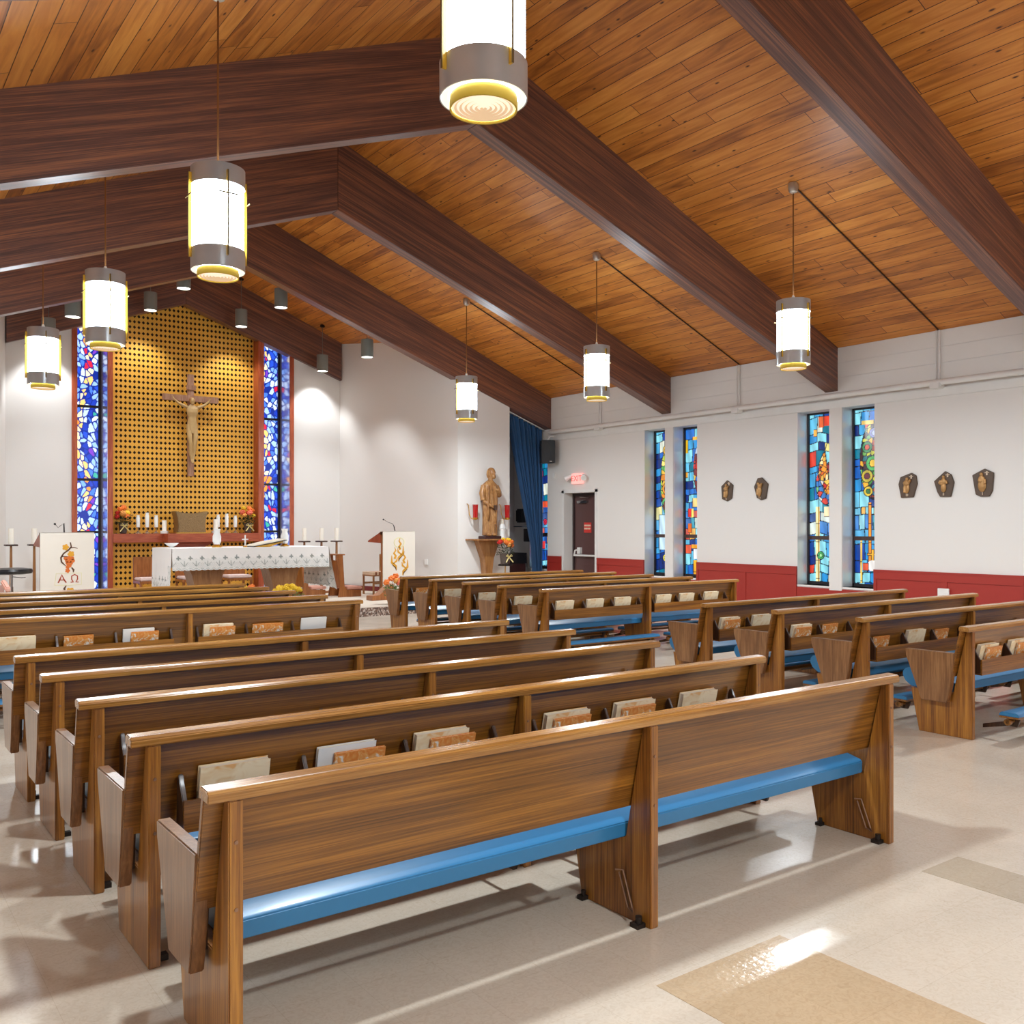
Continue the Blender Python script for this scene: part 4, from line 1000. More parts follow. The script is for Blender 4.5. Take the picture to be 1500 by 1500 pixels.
tag(o, 'white altar cloth edged with grey-green cross lace, draped over the altar', 'altar cloth')

# things on the altar
def lathe_thing(name, label, cat, loc, parts, group=None):
    t = thing(name, label, cat, loc, group=group)
    for pn, prof, m in parts: MB().lathe(prof, n=24).build(pn, M[m], t, smooth=True)
    return t
ZA = AZ + .006
lathe_thing('glass_bowl', 'small footed cut-glass bowl at the left end of the altar', 'bowl', (4.93, 16.9, ZA), [('bowl', [(0.05, 0), (0.05, .008), (0.02, .015), (0.06, .03), (0.125, .085), (0.12, .085), (0.055, .036), (0.001, .03)], 'frost')])
def hurricane(label, loc):
    t = thing('hurricane_lamp', label, 'candle lamp', loc, group='hurricane lamps on the altar')
    MB().lathe([(0.085, 0), (0.085, .02), (0.05, .03), (0.06, .05), (0.001, .05)], n=24).build('stand', M['brass'], t, smooth=True)
    MB().lathe([(0.05, .05), (0.075, .11), (0.075, .20), (0.05, .27), (0.065, .335), (0.061, .335), (0.046, .27), (0.071, .20), (0.071, .11), (0.046, .052)], n=24).build('chimney', M['frost'], t, smooth=True)
    MB().lathe([(0.028, .05), (0.028, .22), (0.001, .225)], n=16).build('candle', M['candle'], t, smooth=True)
hurricane('glass hurricane lamp with white candle left of centre on the altar', (5.72, 16.85, ZA))
hurricane('glass hurricane lamp with white candle near the right end of the altar', (7.02, 16.85, ZA))
t = thing('standing_crucifix', 'small silver crucifix standing on the altar beside the open book', 'crucifix', (6.20, 16.72, ZA))
MB().box(-.012, .012, -.006, .006, 0.02, .22).box(-.06, .06, -.006, .006, .13, .152).build('cross', M['frost'], t, bevel=0.002)
MB().lathe([(0.04, 0), (0.035, .02), (0.008, .025)], n=16).build('foot', M['brass'], t)
MB().tube([(-.052, -.012, .148), (-.01, -.014, .135), (.01, -.014, .135), (.052, -.012, .148)], .006, 6).tube([(0, -.014, .16), (0, -.016, .10), (0, -.014, .05)], [.010, .012, .006], 8).build('figure', M['white'], t)
t = thing('missal_on_stand', 'large open missal lying on a low sloped brass stand on the altar', 'book', (6.60, 16.75, ZA))
MB().prism([(-.28, 0.0), (.28, 0.10), (.28, .085), (.02, 0.0)], 'y', -.16, .20).build('stand', M['brass'], t)
MB().prism([(-.30, 0.012), (.32, .128), (.32, .150), (.02, .105), (-.29, .035)], 'y', -.2, .2).build('pages', M['paper'], t, bevel=0.004)
MB().prism([(-.315, 0.002), (.335, .118), (.333, .128), (-.318, .012)], 'y', -.21, .21).build('cover', M['black'], t)

# ---------------------------------------------------------------- shelf things
ZS2 = 1.472
t = thing('tabernacle', 'hammered bronze tabernacle with flaring concave sides on the shelf', 'tabernacle', (6.12, 19.72, ZS2))
prof = [(-.29, 0.02), (.29, 0.02), (.275, .15), (.29, .32), (.335, .46), (.16, .425), (0, .415), (-.16, .425), (-.335, .46), (-.29, .32), (-.275, .15)]
MB().prism(prof, 'y', -.17, .17).build('body', M['tab'], t, bevel=0.008)
MB().box(-.33, .33, -.2, .2, 0, .02).build('base', M['brass'], t)
def candle_lamp(x, h, label, y=19.93):
    t = thing('shelf_candle', label, 'candle', (x, y, ZS2), group='candles along the shelf')
    MB().lathe([(0.055, 0), (0.055, .012), (0.012, .05), (0.008, .12), (0.030, .135), (0.001, .14)], n=18).build('stem', M['glass'], t, smooth=True)
    MB().lathe([(0.028, .135), (0.028, h - .07), (0.001, h - .065)], n=18).build('candle', M['candle'], t, smooth=True)
    MB().lathe([(0.036, .13), (0.040, h - .06), (0.030, h - .03), (0.036, h), (0.033, h), (0.027, h - .03), (0.037, h - .06), (0.033, .132)], n=18).build('chimney', M['frost'], t, smooth=True)
for x, h, l in ((5.14, .38, 'white candle in glass beside the orange flower vase on the shelf, first from the left'), (5.32, .43, 'tallest white candle in glass of the left trio on the shelf'), (5.50, .38, 'white candle in glass of the left trio, nearest the tabernacle'),
                (6.79, .40, 'white candle in glass right of the tabernacle, partly behind a short candle'), (6.98, .42, 'tallest white candle in glass of the trio beside the right flowers'), (7.17, .38, 'white candle in glass nearest the right flower vase')):
    candle_lamp(x, h, l)
for x, y, h, l in ((5.64, 19.84, .27, 'thick short white candle on a glass plate left of the tabernacle'), (6.66, 19.70, .30, 'thick short white candle on a glass plate right of the tabernacle')):
    t = thing('pillar_candle', l, 'candle', (x, y, ZS2), group='thick candles by the tabernacle')
    MB().lathe([(0.08, 0), (0.085, .05), (0.001, .055)], n=20).build('plate', M['frost'], t, smooth=True)
    MB().lathe([(0.045, .055), (0.045, h), (0.001, h - .005)], n=20).build('candle', M['candle'], t, smooth=True)

# flowers
_bl = {}
def blossom(col, r, parent, loc):
    if col not in _bl:
        def fn(th, a): return 0.80 + 0.20 * math.cos(5 * a + 6 * th) * math.sin(th) + 0.06 * math.cos(9 * th)
        o = MB().sph((0, 0, 0), (1, 1, .72), 20, 12, fn).build('blossom', FL[col], None, smooth=True); _bl[col] = o.data; bpy.data.objects.remove(o)
    o = bpy.data.objects.new('blossom', _bl[col]); C.objects.link(o); o.parent = parent; o.location = loc; o.scale = (r, r, r); o.rotation_euler = (rnd.uniform(-.9, .9), rnd.uniform(-.9, .9), rnd.uniform(0, 6))
def leaves(parent, n, rad, z0, z1, mat, size=.05):
    mb = MB()
    for _ in range(n):
        a = rnd.uniform(0, 2 * PI); rr = rad * math.sqrt(rnd.random()); z = rnd.uniform(z0, z1)
        c = Vector((rr * math.cos(a), rr * math.sin(a), z)); d = Vector((math.cos(a), math.sin(a), rnd.uniform(-.3, .9))).normalized(); w = d.cross(Vector((0, 0, 1))).normalized()
        s = size * rnd.uniform(.7, 1.3); up = Vector((0, 0, .012))
        mb._add([c, c + d * s * .5 + w * s * .3 + up, c + d * s, c + d * s * .5 - w * s * .3 + up], [(0, 1, 2, 3)])
    o = mb.build('foliage', mat, parent); o['kind'] = 'stuff'; return o
def arrangement(label, loc, blooms, vh=.22, vr=.09, vmat='vase', lf=('leaf', 120, .15, .18, .40), bow=True):
    t = thing('flower_arrangement', label, 'flowers', loc)
    MB().lathe([(vr * .6, 0), (vr * .75, .01), (vr, vh), (vr * .9, vh), (vr * .6, .02), (0.001, .02)], n=24).build('vase', M[vmat], t, smooth=True)
    leaves(t, lf[1], lf[2], lf[3], lf[4], M[lf[0]])
    mb = MB()
    for c, r, p in blooms: mb.tube([(0, 0, vh * .5), (p[0] * .5, p[1] * .5, (vh + p[2]) / 2), p], .004, 5)
    mb.build('stems', M['leaf'], t)
    for c, r, p in blooms: blossom(c, r, t, p)
    if bow:
        bw = MB(); y = -vr - .01
        for sx in (-1, 1):
            bw.tube([(0, y, vh * .7), (sx * .05, y - .02, vh * .7 + .05), (sx * .08, y - .02, vh * .7 + .02), (0, y - .005, vh * .7)], [(.006, .014)] * 4, 6)
            bw.tube([(0, y, vh * .7), (sx * .05, y - .02, vh * .7 - .06), (sx * .09, y - .03, vh * .7 - .11)], [(.005, .014)] * 3, 6)
        bw.build('bow', M['bow'], t, smooth=True)
    return t
arrangement('vase of orange and peach roses at the left end of the shelf', (4.85, 19.93, ZS2),
            [('orange', .075, (-.05, 0, .50)), ('orange', .07, (.03, .04, .53)), ('peach', .075, (-.02, -.06, .41)), ('yellow', .065, (.08, -.05, .42)), ('peach', .06, (.12, .02, .40)), ('red', .06, (-.11, 0, .42)), ('red', .06, (-.12, 0, .34)), ('orange', .06, (.05, -.08, .36))])
arrangement('vase of coral, orange and yellow roses at the right end of the shelf', (7.44, 19.90, ZS2),
            [('yellow', .06, (-.10, 0, .54)), ('orange', .075, (.05, .02, .53)), ('coral', .075, (.03, -.05, .45)), ('coral', .07, (-.13, 0, .45)), ('peach', .055, (-.09, -.06, .39)), ('yellow', .055, (.12, -.02, .38)), ('red', .055, (.0, 0, .44)), ('orange', .06, (.10, .0, .50))])
def mum(label, loc, cols, n, rad, h=.30):
    t = thing('potted_chrysanthemum', label, 'potted flowers', loc)
    MB().lathe([(.09, 0), (.13, .18), (.12, .18), (.001, .15)], n=20).build('pot', M['redwood'], t, smooth=True)
    leaves(t, 160, rad, .12, h, M['leafgreen'], .06)
    for _ in range(n):
        a = rnd.uniform(0, 2 * PI); rr = rad * math.sqrt(rnd.random()); z = h + .12 * (1 - (rr / rad) ** 2) + rnd.uniform(-.02, .02)
        blossom(rnd.choice(cols), rnd.uniform(.045, .06), t, (rr * math.cos(a), rr * math.sin(a), z))
mum('pot of bright yellow chrysanthemums on the floor before the altar, largest', (6.52, 15.50, PLAT_Z), ['yellow'], 30, .25)
mum('pot of small yellow chrysanthemums below the altar centre', (5.62, 15.45, PLAT_Z), ['yellow'], 12, .15, .34)
mum('pot of coral and orange chrysanthemums between the two yellow ones', (6.04, 15.95, PLAT_Z), ['coral', 'orange'], 16, .19, .28)
t = arrangement('low bunch of orange flowers at the foot of the right ambo', (8.52, 15.35, PLAT_Z), [('orange', .07, (-.13, 0, .42)), ('orange', .075, (-.03, -.02, .49)), ('orange', .075, (.06, .02, .52)), ('peach', .065, (.03, -.06, .44)), ('orange', .07, (.13, 0, .44)), ('coral', .06, (.1, -.06, .40))], .18, .08, 'leafgreen', ('leafgreen', 160, .16, .15, .36), False)

# ---------------------------------------------------------------- ambos
def ribbon(mb, pts, w, y):
    """flat raised stroke in the x-z plane"""
    P = [Vector((p[0], p[1])) for p in pts]; Lp = []; Rp = []
    for i, p in enumerate(P):
        d = (P[min(i + 1, len(P) - 1)] - P[max(i - 1, 0)]); d.normalize(); n = Vector((-d.y, d.x))
        ww = w[i] if isinstance(w, (list, tuple)) else w
        Lp.append(p + n * ww / 2); Rp.append(p - n * ww / 2)
    vs = [(q.x, y, q.y) for q in Lp] + [(q.x, y, q.y) for q in Rp] + [(q.x, y + .004, q.y) for q in Lp] + [(q.x, y + .004, q.y) for q in Rp]
    n = len(P); fs = []
    for i in range(n - 1):
        fs += [(i, i + 1, n + i + 1, n + i), (2 * n + i, 2 * n + i + 1, i + 1, i), (n + i, n + i + 1, 3 * n + i + 1, 3 * n + i)]
    mb._add(vs, fs)
def ambo(label, clabel, x0, x1, y, side):
    cx = (x0 + x1) / 2; w = (x1 - x0) / 2
    t = thing('ambo', label, 'lectern', (cx, y, PLAT_Z))
    H = 1.35
    MB().box(-w + .01, w - .01, .02, .10, 0.06, H).build('front_panel', M['furn'], t, bevel=0.004)
    MB().prism([(-w + .01, H), (w - .01, H), (w - .01, H - .06), (-w + .01, H - .06)], 'y', 0.02, .14).build('top_edge', M['furn'], t)
    # sloping desk and its wedge side
    mb = MB()
    mb.prism([(.10, H), (.66, H - .19), (.66, H - .215), (.10, H - .23)], 'x', -w + .01, w - .01)
    mb.build('desk', M['redwood'], t, bevel=0.004)
    mb = MB().box(-w + .02, w, .05, .50, 0, .06)
    if side: mb.prism([(-w - .34, 0), (-w - .34, .09), (-w - .18, .10), (-w + .0, .24), (-w + .14, .32), (-w + .14, 0)], 'y', -.20, .05)
    mb.build('foot', M['furn'], t, bevel=0.006)
    # cloth front
    c = thing('ambo_cloth', clabel, 'lectern cloth', (cx, y, PLAT_Z))
    MB().box(-w, w, -.006, .0, .20, H + .008).box(-w, w, -.006, .10, H + .002, H + .012).build('cloth', M['plaincloth'], c)
    mic = thing('gooseneck_microphone', ('thin black gooseneck microphone on the ambo with the flame cloth' if side else 'thin black gooseneck microphone on the ambo with the grape cloth'), 'microphone', (cx - .03, y + .10, PLAT_Z + H - .012))
    if side: MB().tube([(.0, 0, 0), (-.03, 0, .12), (-.06, 0, .17), (-.16, 0, .20), (-.26, 0, .25)], [.012, .010, .005, .004, .004], 8).build('neck', M['black'], mic); MB().sph((-.27, 0, .255), .018, 10, 8).build('capsule', M['black'], mic)
    else: MB().tube([(.0, 0, 0), (-.005, 0, .17), (-.06, 0, .13), (-.09, 0, .10), (-.13, 0, .15)], [.012, .010, .005, .004, .004], 8).build('neck', M['black'], mic); MB().sph((-.14, 0, .16), .018, 10, 8).build('capsule', M['black'], mic)
    return t, c, w, H
t, c, w, H = ambo('wooden ambo with a sloped desk near the striped chair', 'ivory ambo cloth embroidered with golden flames under a halo', 8.93, 9.67, 16.5, 1)
Y0 = -.010
hal = MB(); hal_pts = [(.115 * math.cos(a), H - .22 + .095 * math.sin(a)) for a in np.linspace(0, 2 * PI, 28)]
ribbon(hal, hal_pts, .016, Y0); hal.build('halo_embroidery', M['emb_halo'], c)
def flame(cx, zb, s, flip):
    mb = MB()
    ribbon(mb, [(cx - .0 * s, zb + .45 * s), (cx + .03 * s * flip, zb + .36 * s), (cx - .03 * s * flip, zb + .28 * s), (cx + .035 * s * flip, zb + .20 * s), (cx - .01 * s * flip, zb + .12 * s)], [.006, .03, .04, .045, .05], Y0)
    ribbon(mb, [(cx - .10 * s * flip, zb + .22 * s), (cx - .10 * s * flip, zb + .02 * s), (cx + .04 * s * flip, zb - .10 * s), (cx + .06 * s * flip, zb - .20 * s)], [.01, .05, .045, .008], Y0)
    ribbon(mb, [(cx + .08 * s * flip, zb + .16 * s), (cx + .06 * s * flip, zb + .06 * s), (cx - .05 * s * flip, zb - .02 * s)], [.01, .04, .02], Y0)
    mb.build('flame_embroidery', M['emb_gold'], c)
    m2 = MB(); ribbon(m2, [(cx - .09 * s * flip, zb - .04 * s), (cx + .02 * s * flip, zb - .13 * s), (cx + .045 * s * flip, zb - .22 * s)], [.008, .022, .006], Y0 - .003); m2.build('shade_embroidery', M['emb_brown'], c)
flame(.02, .90, .72, -1); flame(-.10, .72, .70, 1); flame(.12, .62, .74, -1)
t, c, w, H = ambo('wooden ambo beside the left strip of stained glass', 'ivory ambo cloth embroidered with a grapevine and the Greek letters alpha and omega', 2.75, 3.56, 16.5, 0)
mb = MB()
ribbon(mb, [(.04, 1.20), (.055, 1.13), (.02, 1.08), (-.06, 1.02), (-.10, .95), (-.09, .88), (-.03, .82)], [.018, .022, .022, .022, .026, .026, .012], Y0)
ribbon(mb, [(.04, 1.11), (.10, 1.115), (.15, 1.10)], [.016, .014, .008], Y0); ribbon(mb, [(-.09, .97), (-.02, .97), (.02, .96)], [.016, .014, .01], Y0)
ribbon(mb, [(.06, .79), (.09, .75), (.085, .71)], [.02, .03, .012], Y0); ribbon(mb, [(-.02, .50), (-.05, .45), (-.03, .38), (0, .34)], [.014, .03, .03, .014], Y0)
mb.build('vine_embroidery', M['emb_brown'], c)
def leafshape(mb, cx, cz, s, ph):
    n = 22; pts = []
    for i in range(n):
        a = 2 * PI * i / n; r = s * (0.65 + .35 * abs(math.cos(2.5 * (a + ph)))); pts.append((cx + r * math.cos(a), cz + r * math.sin(a)))
    mb.prism(pts, 'y', Y0, Y0 + .004)
mb = MB(); leafshape(mb, -.03, 1.12, .055, 0); mb.build('leaf_embroidery', M['emb_gold'], c)
mb = MB(); leafshape(mb, .05, 1.01, .055, .5); mb.build('leaf_embroidery', M['emb_gold'], c)
mb = MB(); leafshape(mb, .04, .40, .07, .3); mb.build('leaf_embroidery', M['emb_gold'], c)
mb = MB(); leafshape(mb, .0, .74, .04, .1)
for i, (gx, gz) in enumerate([(-.03, .94), (.02, .95), (.07, .94), (-.01, .90), (.04, .90), (.08, .90), (.0, .86), (.05, .86), (.03, .82), (.0, .80)]): mb.prism([(gx + .03 * math.cos(a), gz + .03 * math.sin(a)) for a in np.linspace(0, 2 * PI, 12)[:-1]], 'y', Y0 - .001 * (i % 3), Y0 + .004)
mb.build('grape_embroidery', M['emb_orange'], c)
mb = MB()
ribbon(mb, [(-.14, .545), (-.115, .60), (-.085, .675), (-.055, .60), (-.02, .545)], .020, Y0); ribbon(mb, [(-.12, .59), (-.05, .59)], .014, Y0)
mb.build('alpha_embroidery', M['emb_red'], c)
mb = MB()
ribbon(mb, [(.045, .55), (.085, .552), (.060, .60), (.062, .65), (.105, .675), (.148, .65), (.150, .60), (.125, .552), (.165, .55)], .018, Y0)
mb.build('omega_embroidery', M['emb_red'], c)
mb = MB(); ribbon(mb, [(-.19, .51), (.0, .50), (.21, .51), (.21, .70), (.02, .695), (-.17, .70), (-.19, .51)], .006, Y0); mb.build('book_outline_embroidery', M['emb_halo'], c)

# ---------------------------------------------------------------- crucifix on the lattice
cr = thing('hanging_crucifix', 'large wooden crucifix with a pale carved figure hung on the gold lattice', 'crucifix', (6.22, 19.98, 2.68))
MB().box(-.065, .065, -.03, .03, 0, 2.16).build('upright', M['cross'], cr, bevel=0.005)
MB().box(-.585, .585, -.05, .02, 1.58, 1.71).build('crossbar', M['redwood'] if False else M['cross'], cr, bevel=0.005)
MB().prism([(-.10, 1.83), (.10, 1.83), (.10, 1.93), (-.10, 1.93)], 'y', -.05, -.03).build('title_plaque', M['cross'], cr, bevel=0.004)
f = MB(); yb = -.10
f.loft([(0, yb, .98, .075, .055, 0, 1, 0), (0, yb - .01, 1.06, .105, .07, 0, 1, 0), (0, yb - .015, 1.14, .095, .065, 0, 1, 0), (0, yb - .02, 1.24, .085, .06, 0, 1, 0), (0, yb - .02, 1.34, .115, .075, 0, 1, 0), (0, yb - .01, 1.42, .125, .07, 0, 1, 0), (0, yb, 1.475, .085, .05, 0, 1, 0), (0.0, yb - .01, 1.51, .035, .035, 0, 1, 0)], 20)
f.tube([(0, yb, 1.48), (.01, yb - .02, 1.54)], [.036, .034], 10)
f.sph((-.005, yb - .035, 1.585), (.052, .060, .072), 14, 10); f.sph((-.005, yb - .085, 1.575), (.010, .014, .018), 8, 6); f.sph((-.005, yb - .06, 1.535), (.030, .030, .035), 8, 6)
for sx in (-1, 1):
    f.tube([(sx * .09, yb, 1.445), (sx * .18, yb - .01, 1.475), (sx * .27, yb + .005, 1.52), (sx * .36, yb + .02, 1.60)], [.040, .034, .027, .020], 10)
    f.tube([(sx * .36, yb + .02, 1.60), (sx * .385, yb + .02, 1.635), (sx * .40, yb + .015, 1.67)], [(.020, .012), (.026, .010), (.012, .008)], 8)
    f.tube([(sx * .055, yb, 1.04), (sx * .062, yb - .045, .82), (sx * .045, yb - .05, .70), (sx * .035, yb - .01, .50), (sx * .018, yb - .02, .36)], [.062, .052, .042, .040, .024], 12)
    f.tube([(sx * .018, yb - .01, .38), (sx * .014, yb - .035, .31), (sx * .014, yb - .055, .27)], [(.024, .022), (.026, .018), (.016, .010)], 8)
remeshed(f, 'carved_figure', M['corpus'], cr, 0.006)
MB().sph((-.008, yb - .022, 1.60), (.060, .062, .068), 14, 10).build('carved_hair', M['bracketwood'], cr, smooth=True)
MB().loft([(0, yb, .90, .10, .075, .08, 9, 0), (0, yb, 1.0, .115, .085, .06, 9, .5), (0, yb, 1.09, .115, .08, .04, 9, 1)], 40).build('loincloth', M['corpus'], cr, smooth=True)
for x in (5.93, 6.40):
    pass

# ---------------------------------------------------------------- statue group
t = thing('wall_pedestal', 'wooden wall shelf on a curved bracket below the carved statue', 'pedestal', (11.2, 16.235, 0.0))
MB().prism([(-.48, -.005), (.48, -.005), (.44, -.40), (-.44, -.40)], 'z', 1.325, 1.355).build('shelf_board', M['bracketwood'], t, bevel=0.004)
MB().prism([(-.27, 1.325), (.27, 1.325), (.20, 1.15), (.12, .95), (.085, .70), (.08, .40), (-.08, .40), (-.085, .70), (-.12, .95), (-.20, 1.15)], 'y', -.20, -.005).build('curved_bracket', M['bracketwood'], t, bevel=0.006)
st = thing('saint_statue', 'carved wooden statue of a robed bearded man holding a tool, on the wall shelf', 'statue', (11.2, 16.02, 1.357))
MB().box(-.20, .20, -.14, .14, 0, .06).build('plinth', M['darkwood'], st, bevel=0.006)
f = MB()
f.loft([(0, 0, .07, .17, .12, .07, 8, 0), (.0, 0, .30, .165, .115, .07, 8, .2), (.0, 0, .55, .165, .12, .06, 8, .5), (0, 0, .78, .165, .12, .05, 8, .7), (0, 0, .93, .150, .11, .03, 8, .8), (0, 0, 1.05, .185, .12, .02, 6, .8), (0, 0, 1.13, .180, .11, .01, 6, 0), (0, 0, 1.18, .12, .085, 0, 6, 0), (0.005, -.01, 1.23, .055, .055, 0, 6, 0)], 48)
f.tube([(0, 0, 1.18), (.01, -.02, 1.29)], [.056, .050], 12)
f.sph((.025, -.035, 1.375), (.075, .085, .105), 18, 14)
f.sph((.025, -.01, 1.41), (.088, .090, .085), 16, 12)      # hair
for sx in (-1, 1): f.tube([(.025 + sx * .07, 0.0, 1.42), (.025 + sx * .078, .01, 1.34), (.025 + sx * .06, .02, 1.28)], [.03, .026, .018], 8)
f.sph((.045, -.118, 1.365), (.014, .022, .026), 8, 6)      # nose
f.sph((.040, -.085, 1.30), (.048, .045, .055), 12, 8)      # beard
for sx in (-1, 1): f.sph((.040 + sx * .03, -.105, 1.395), (.014, .012, .009), 8, 6)
# draped sleeves and arms
f.tube([(-.15, 0, 1.11), (-.20, -.01, .95), (-.195, -.05, .80)], [(.075, .065), (.082, .070), (.070, .062)], 14)
f.tube([(-.195, -.05, .80), (-.12, -.12, .72), (-.05, -.155, .68)], [.048, .040, .032], 12)
f.tube([(.15, 0, 1.11), (.205, -.02, .97), (.19, -.06, .90)], [(.075, .065), (.080, .070), (.065, .06)], 14)
f.tube([(.19, -.06, .90), (.15, -.13, .96), (.10, -.165, 1.0)], [.05, .042, .032], 12)
for (hx, hy, hz, dx, dz) in ((-.05, -.155, .68, .05, -.035), (.10, -.165, 1.0, -.05, .03)):
    f.tube([(hx, hy, hz), (hx + dx * .6, hy - .008, hz + dz * .6)], [(.032, .022), (.034, .018)], 10)
    for q in range(4):
        oz = (q - 1.5) * .015
        f.tube([(hx + dx * .5, hy - .012, hz + dz * .5 + oz), (hx + dx * (1.25 - .08 * abs(q - 1.3)), hy - .018, hz + dz * 1.1 + oz * 1.2), (hx + dx * 1.55, hy + .004, hz + dz * 1.5 + oz * 1.1)], [.009, .009, .007], 6)
    f.tube([(hx + dx * .1, hy - .014, hz + .012), (hx + dx * .6, hy - .038, hz + .030)], [.011, .008], 6)
# long front panels of the mantle
f.tube([(.075, -.115, 1.10), (.085, -.13, .80), (.075, -.125, .45), (.08, -.12, .30)], [(.045, .020), (.055, .022), (.060, .022), (.05, .018)], 10)
f.tube([(-.10, -.115, 1.10), (-.115, -.12, .80), (-.12, -.12, .50), (-.12, -.11, .40)], [(.040, .020), (.050, .022), (.052, .022), (.04, .018)], 10)
for fx in (-.10, .03): f.sph((fx, -.12, .085), (.045, .075, .028), 10, 8)
remeshed(f, 'carved_figure', M['statue'], st, 0.010)
MB().box(-.030, .050, -.205, -.165, .60, .70).build('carved_book', M['bracket'], st, bevel=0.004)
for x, lab in ((10.86, 'red glass votive lamp on a curved wall arm, left of the statue'), (11.68, 'red glass votive lamp on a curved wall arm, right of the statue')):
    t = thing('votive_lamp', lab, 'votive lamp', (x, 16.06, 1.76), group='votive lamps beside the statue')
    MB().lathe([(.05, .04), (.058, .30), (.066, .31), (.062, .31), (.054, .30), (.046, .045), (.001, .045)], n=24).build('glass_cup', M['redglass'], t, smooth=True)
    MB().lathe([(.03, .05), (.03, .15), (.001, .15)], n=16).build('candle', M['candle'], t, smooth=True)
    MB().tube([(-.10, .16, .33), (-.10, .10, .30), (-.10, .08, .12), (-.07, .05, .02), (0, 0, 0.0), (.03, 0, .0)], .009, 8).lathe([(.001, .0), (.055, .005), (.058, .04), (.05, .04)], n=20).build('wall_arm', M['brass'], t, smooth=True)
t = thing('madonna_figurine', 'small pale figurine of a veiled woman standing beside the wooden statue', 'figurine', (11.55, 16.07, 1.357))
f = MB()
f.loft([(0, 0, 0, .085, .07, .05, 7, 0), (0, 0, .12, .075, .06, .05, 7, .3), (0, 0, .24, .085, .06, .03, 7, .5), (0, 0, .30, .06, .045, 0, 7, 0), (0, 0, .33, .022, .022, 0, 7, 0)], 28)
f.sph((0, -.005, .37), (.030, .032, .040), 12, 10)
for sx in (-1, 1): f.tube([(sx * .06, 0, .28), (sx * .08, -.02, .20), (sx * .02, -.06, .23)], [.022, .022, .012], 8)
remeshed(f, 'robed_figure', M['frost'], t, .007)
MB().loft([(0, .02, .05, .095, .06, .05, 7, 0), (0, .02, .25, .09, .055, .03, 7, 0), (0, .012, .33, .045, .045, 0, 7, 0), (0, .005, .40, .040, .042, 0, 7, 0), (0, .005, .425, .015, .015, 0, 7, 0)], 28).build('veil', M['paper'], t, smooth=True)
t = thing('flower_stand', 'slim brass stand holding a vase of roses below the statue shelf', 'plant stand', (11.38, 15.72, 0))
MB().lathe([(.15, 0), (.14, .012), (.02, .02), (.012, .04), (.012, .80), (.001, .80)], n=20).build('pole', M['brass'], t, smooth=True)
MB().lathe([(.001, .80), (.15, .80), (.155, .815), (.001, .815)], n=24).build('tray', M['iron'], t, smooth=True)
for a in (0, PI / 2, PI, 1.5 * PI): MB().sph((.15 * math.cos(a), .15 * math.sin(a), .82), .022, 10, 8).build('knob', M['iron'], t)
arrangement('dark vase of red, orange and yellow roses on the brass stand', (11.38, 15.72, .816),
            [('red', .075, (-.14, -.02, .48)), ('orange', .08, (.0, -.04, .47)), ('yellow', .07, (.08, .0, .52)), ('orange', .075, (.13, -.02, .46)), ('yellow', .06, (-.03, .02, .53)), ('orange', .06, (.17, 0, .40)), ('peach', .06, (.05, -.08, .42))], .24, .12, 'vase', ('leaf', 140, .17, .20, .42))

# ---------------------------------------------------------------- candle stands, kneelers, stools
def stand(label, x, y):
    t = thing('candle_stand', label, 'candle stand', (x, y, PLAT_Z), group='tall wooden candle stands')
    MB().box(-.14, .14, -.14, .14, 0, .04).build('foot', M['furn'], t, bevel=0.004)
    MB().prism([(-.028, .04), (.028, .04), (.018, 1.11), (-.018, 1.11)], 'y', -.02, .02).build('post', M['bracketwood'], t, bevel=0.003)
    MB().box(-.10, .10, -.10, .10, 1.11, 1.14).build('plate', M['bracket'], t, bevel=0.004)
    MB().lathe([(.045, 1.14), (.045, 1.42), (.001, 1.415)], n=20).build('candle', M['candle'], t, smooth=True)
for l, x, y in (('tall stand with white candle behind the altar cloth, first right of the red window post', 8.32, 18.9), ('tall stand with white candle, middle of the three right of the altar', 8.72, 18.9), ('tall stand with white candle, third right of the altar, above the slanted kneeler', 9.08, 18.9),
                ('tall stand with white candle behind the black stool', 2.62, 18.5), ('tall stand with white candle just left of the grape-cloth ambo', 2.99, 18.5)): stand(l, x, y)
def priedieu(label, x, y):
    t = thing('prie_dieu', label, 'kneeler', (x, y, PLAT_Z), group='wooden prie-dieux beside the altar')
    for yy in (-.25, .21):
        MB().prism([(0, 0), (.52, 0), (.52, .14), (.20, .15), (.14, .22), (.10, .86), (-.04, .86), (.04, .22)], 'y', yy, yy + .04).build('side_panel', M['furn'], t, bevel=0.004)
    MB().box(-.06, .14, -.27, .27, .86, .885).build('book_rest', M['furn'], t, bevel=0.004)
    MB().box(.04, .08, -.21, .21, .20, .75).build('front_board', M['furn'], t)
    MB().box(.20, .55, -.24, .24, .15, .21).build('kneeling_pad', M['cushion'], t, bevel=0.015)
priedieu('wooden prie-dieu with a rose pad at the right end of the altar', 8.45, 17.75)
priedieu('wooden prie-dieu behind the hanging lace corner of the altar cloth', 7.83, 18.15)
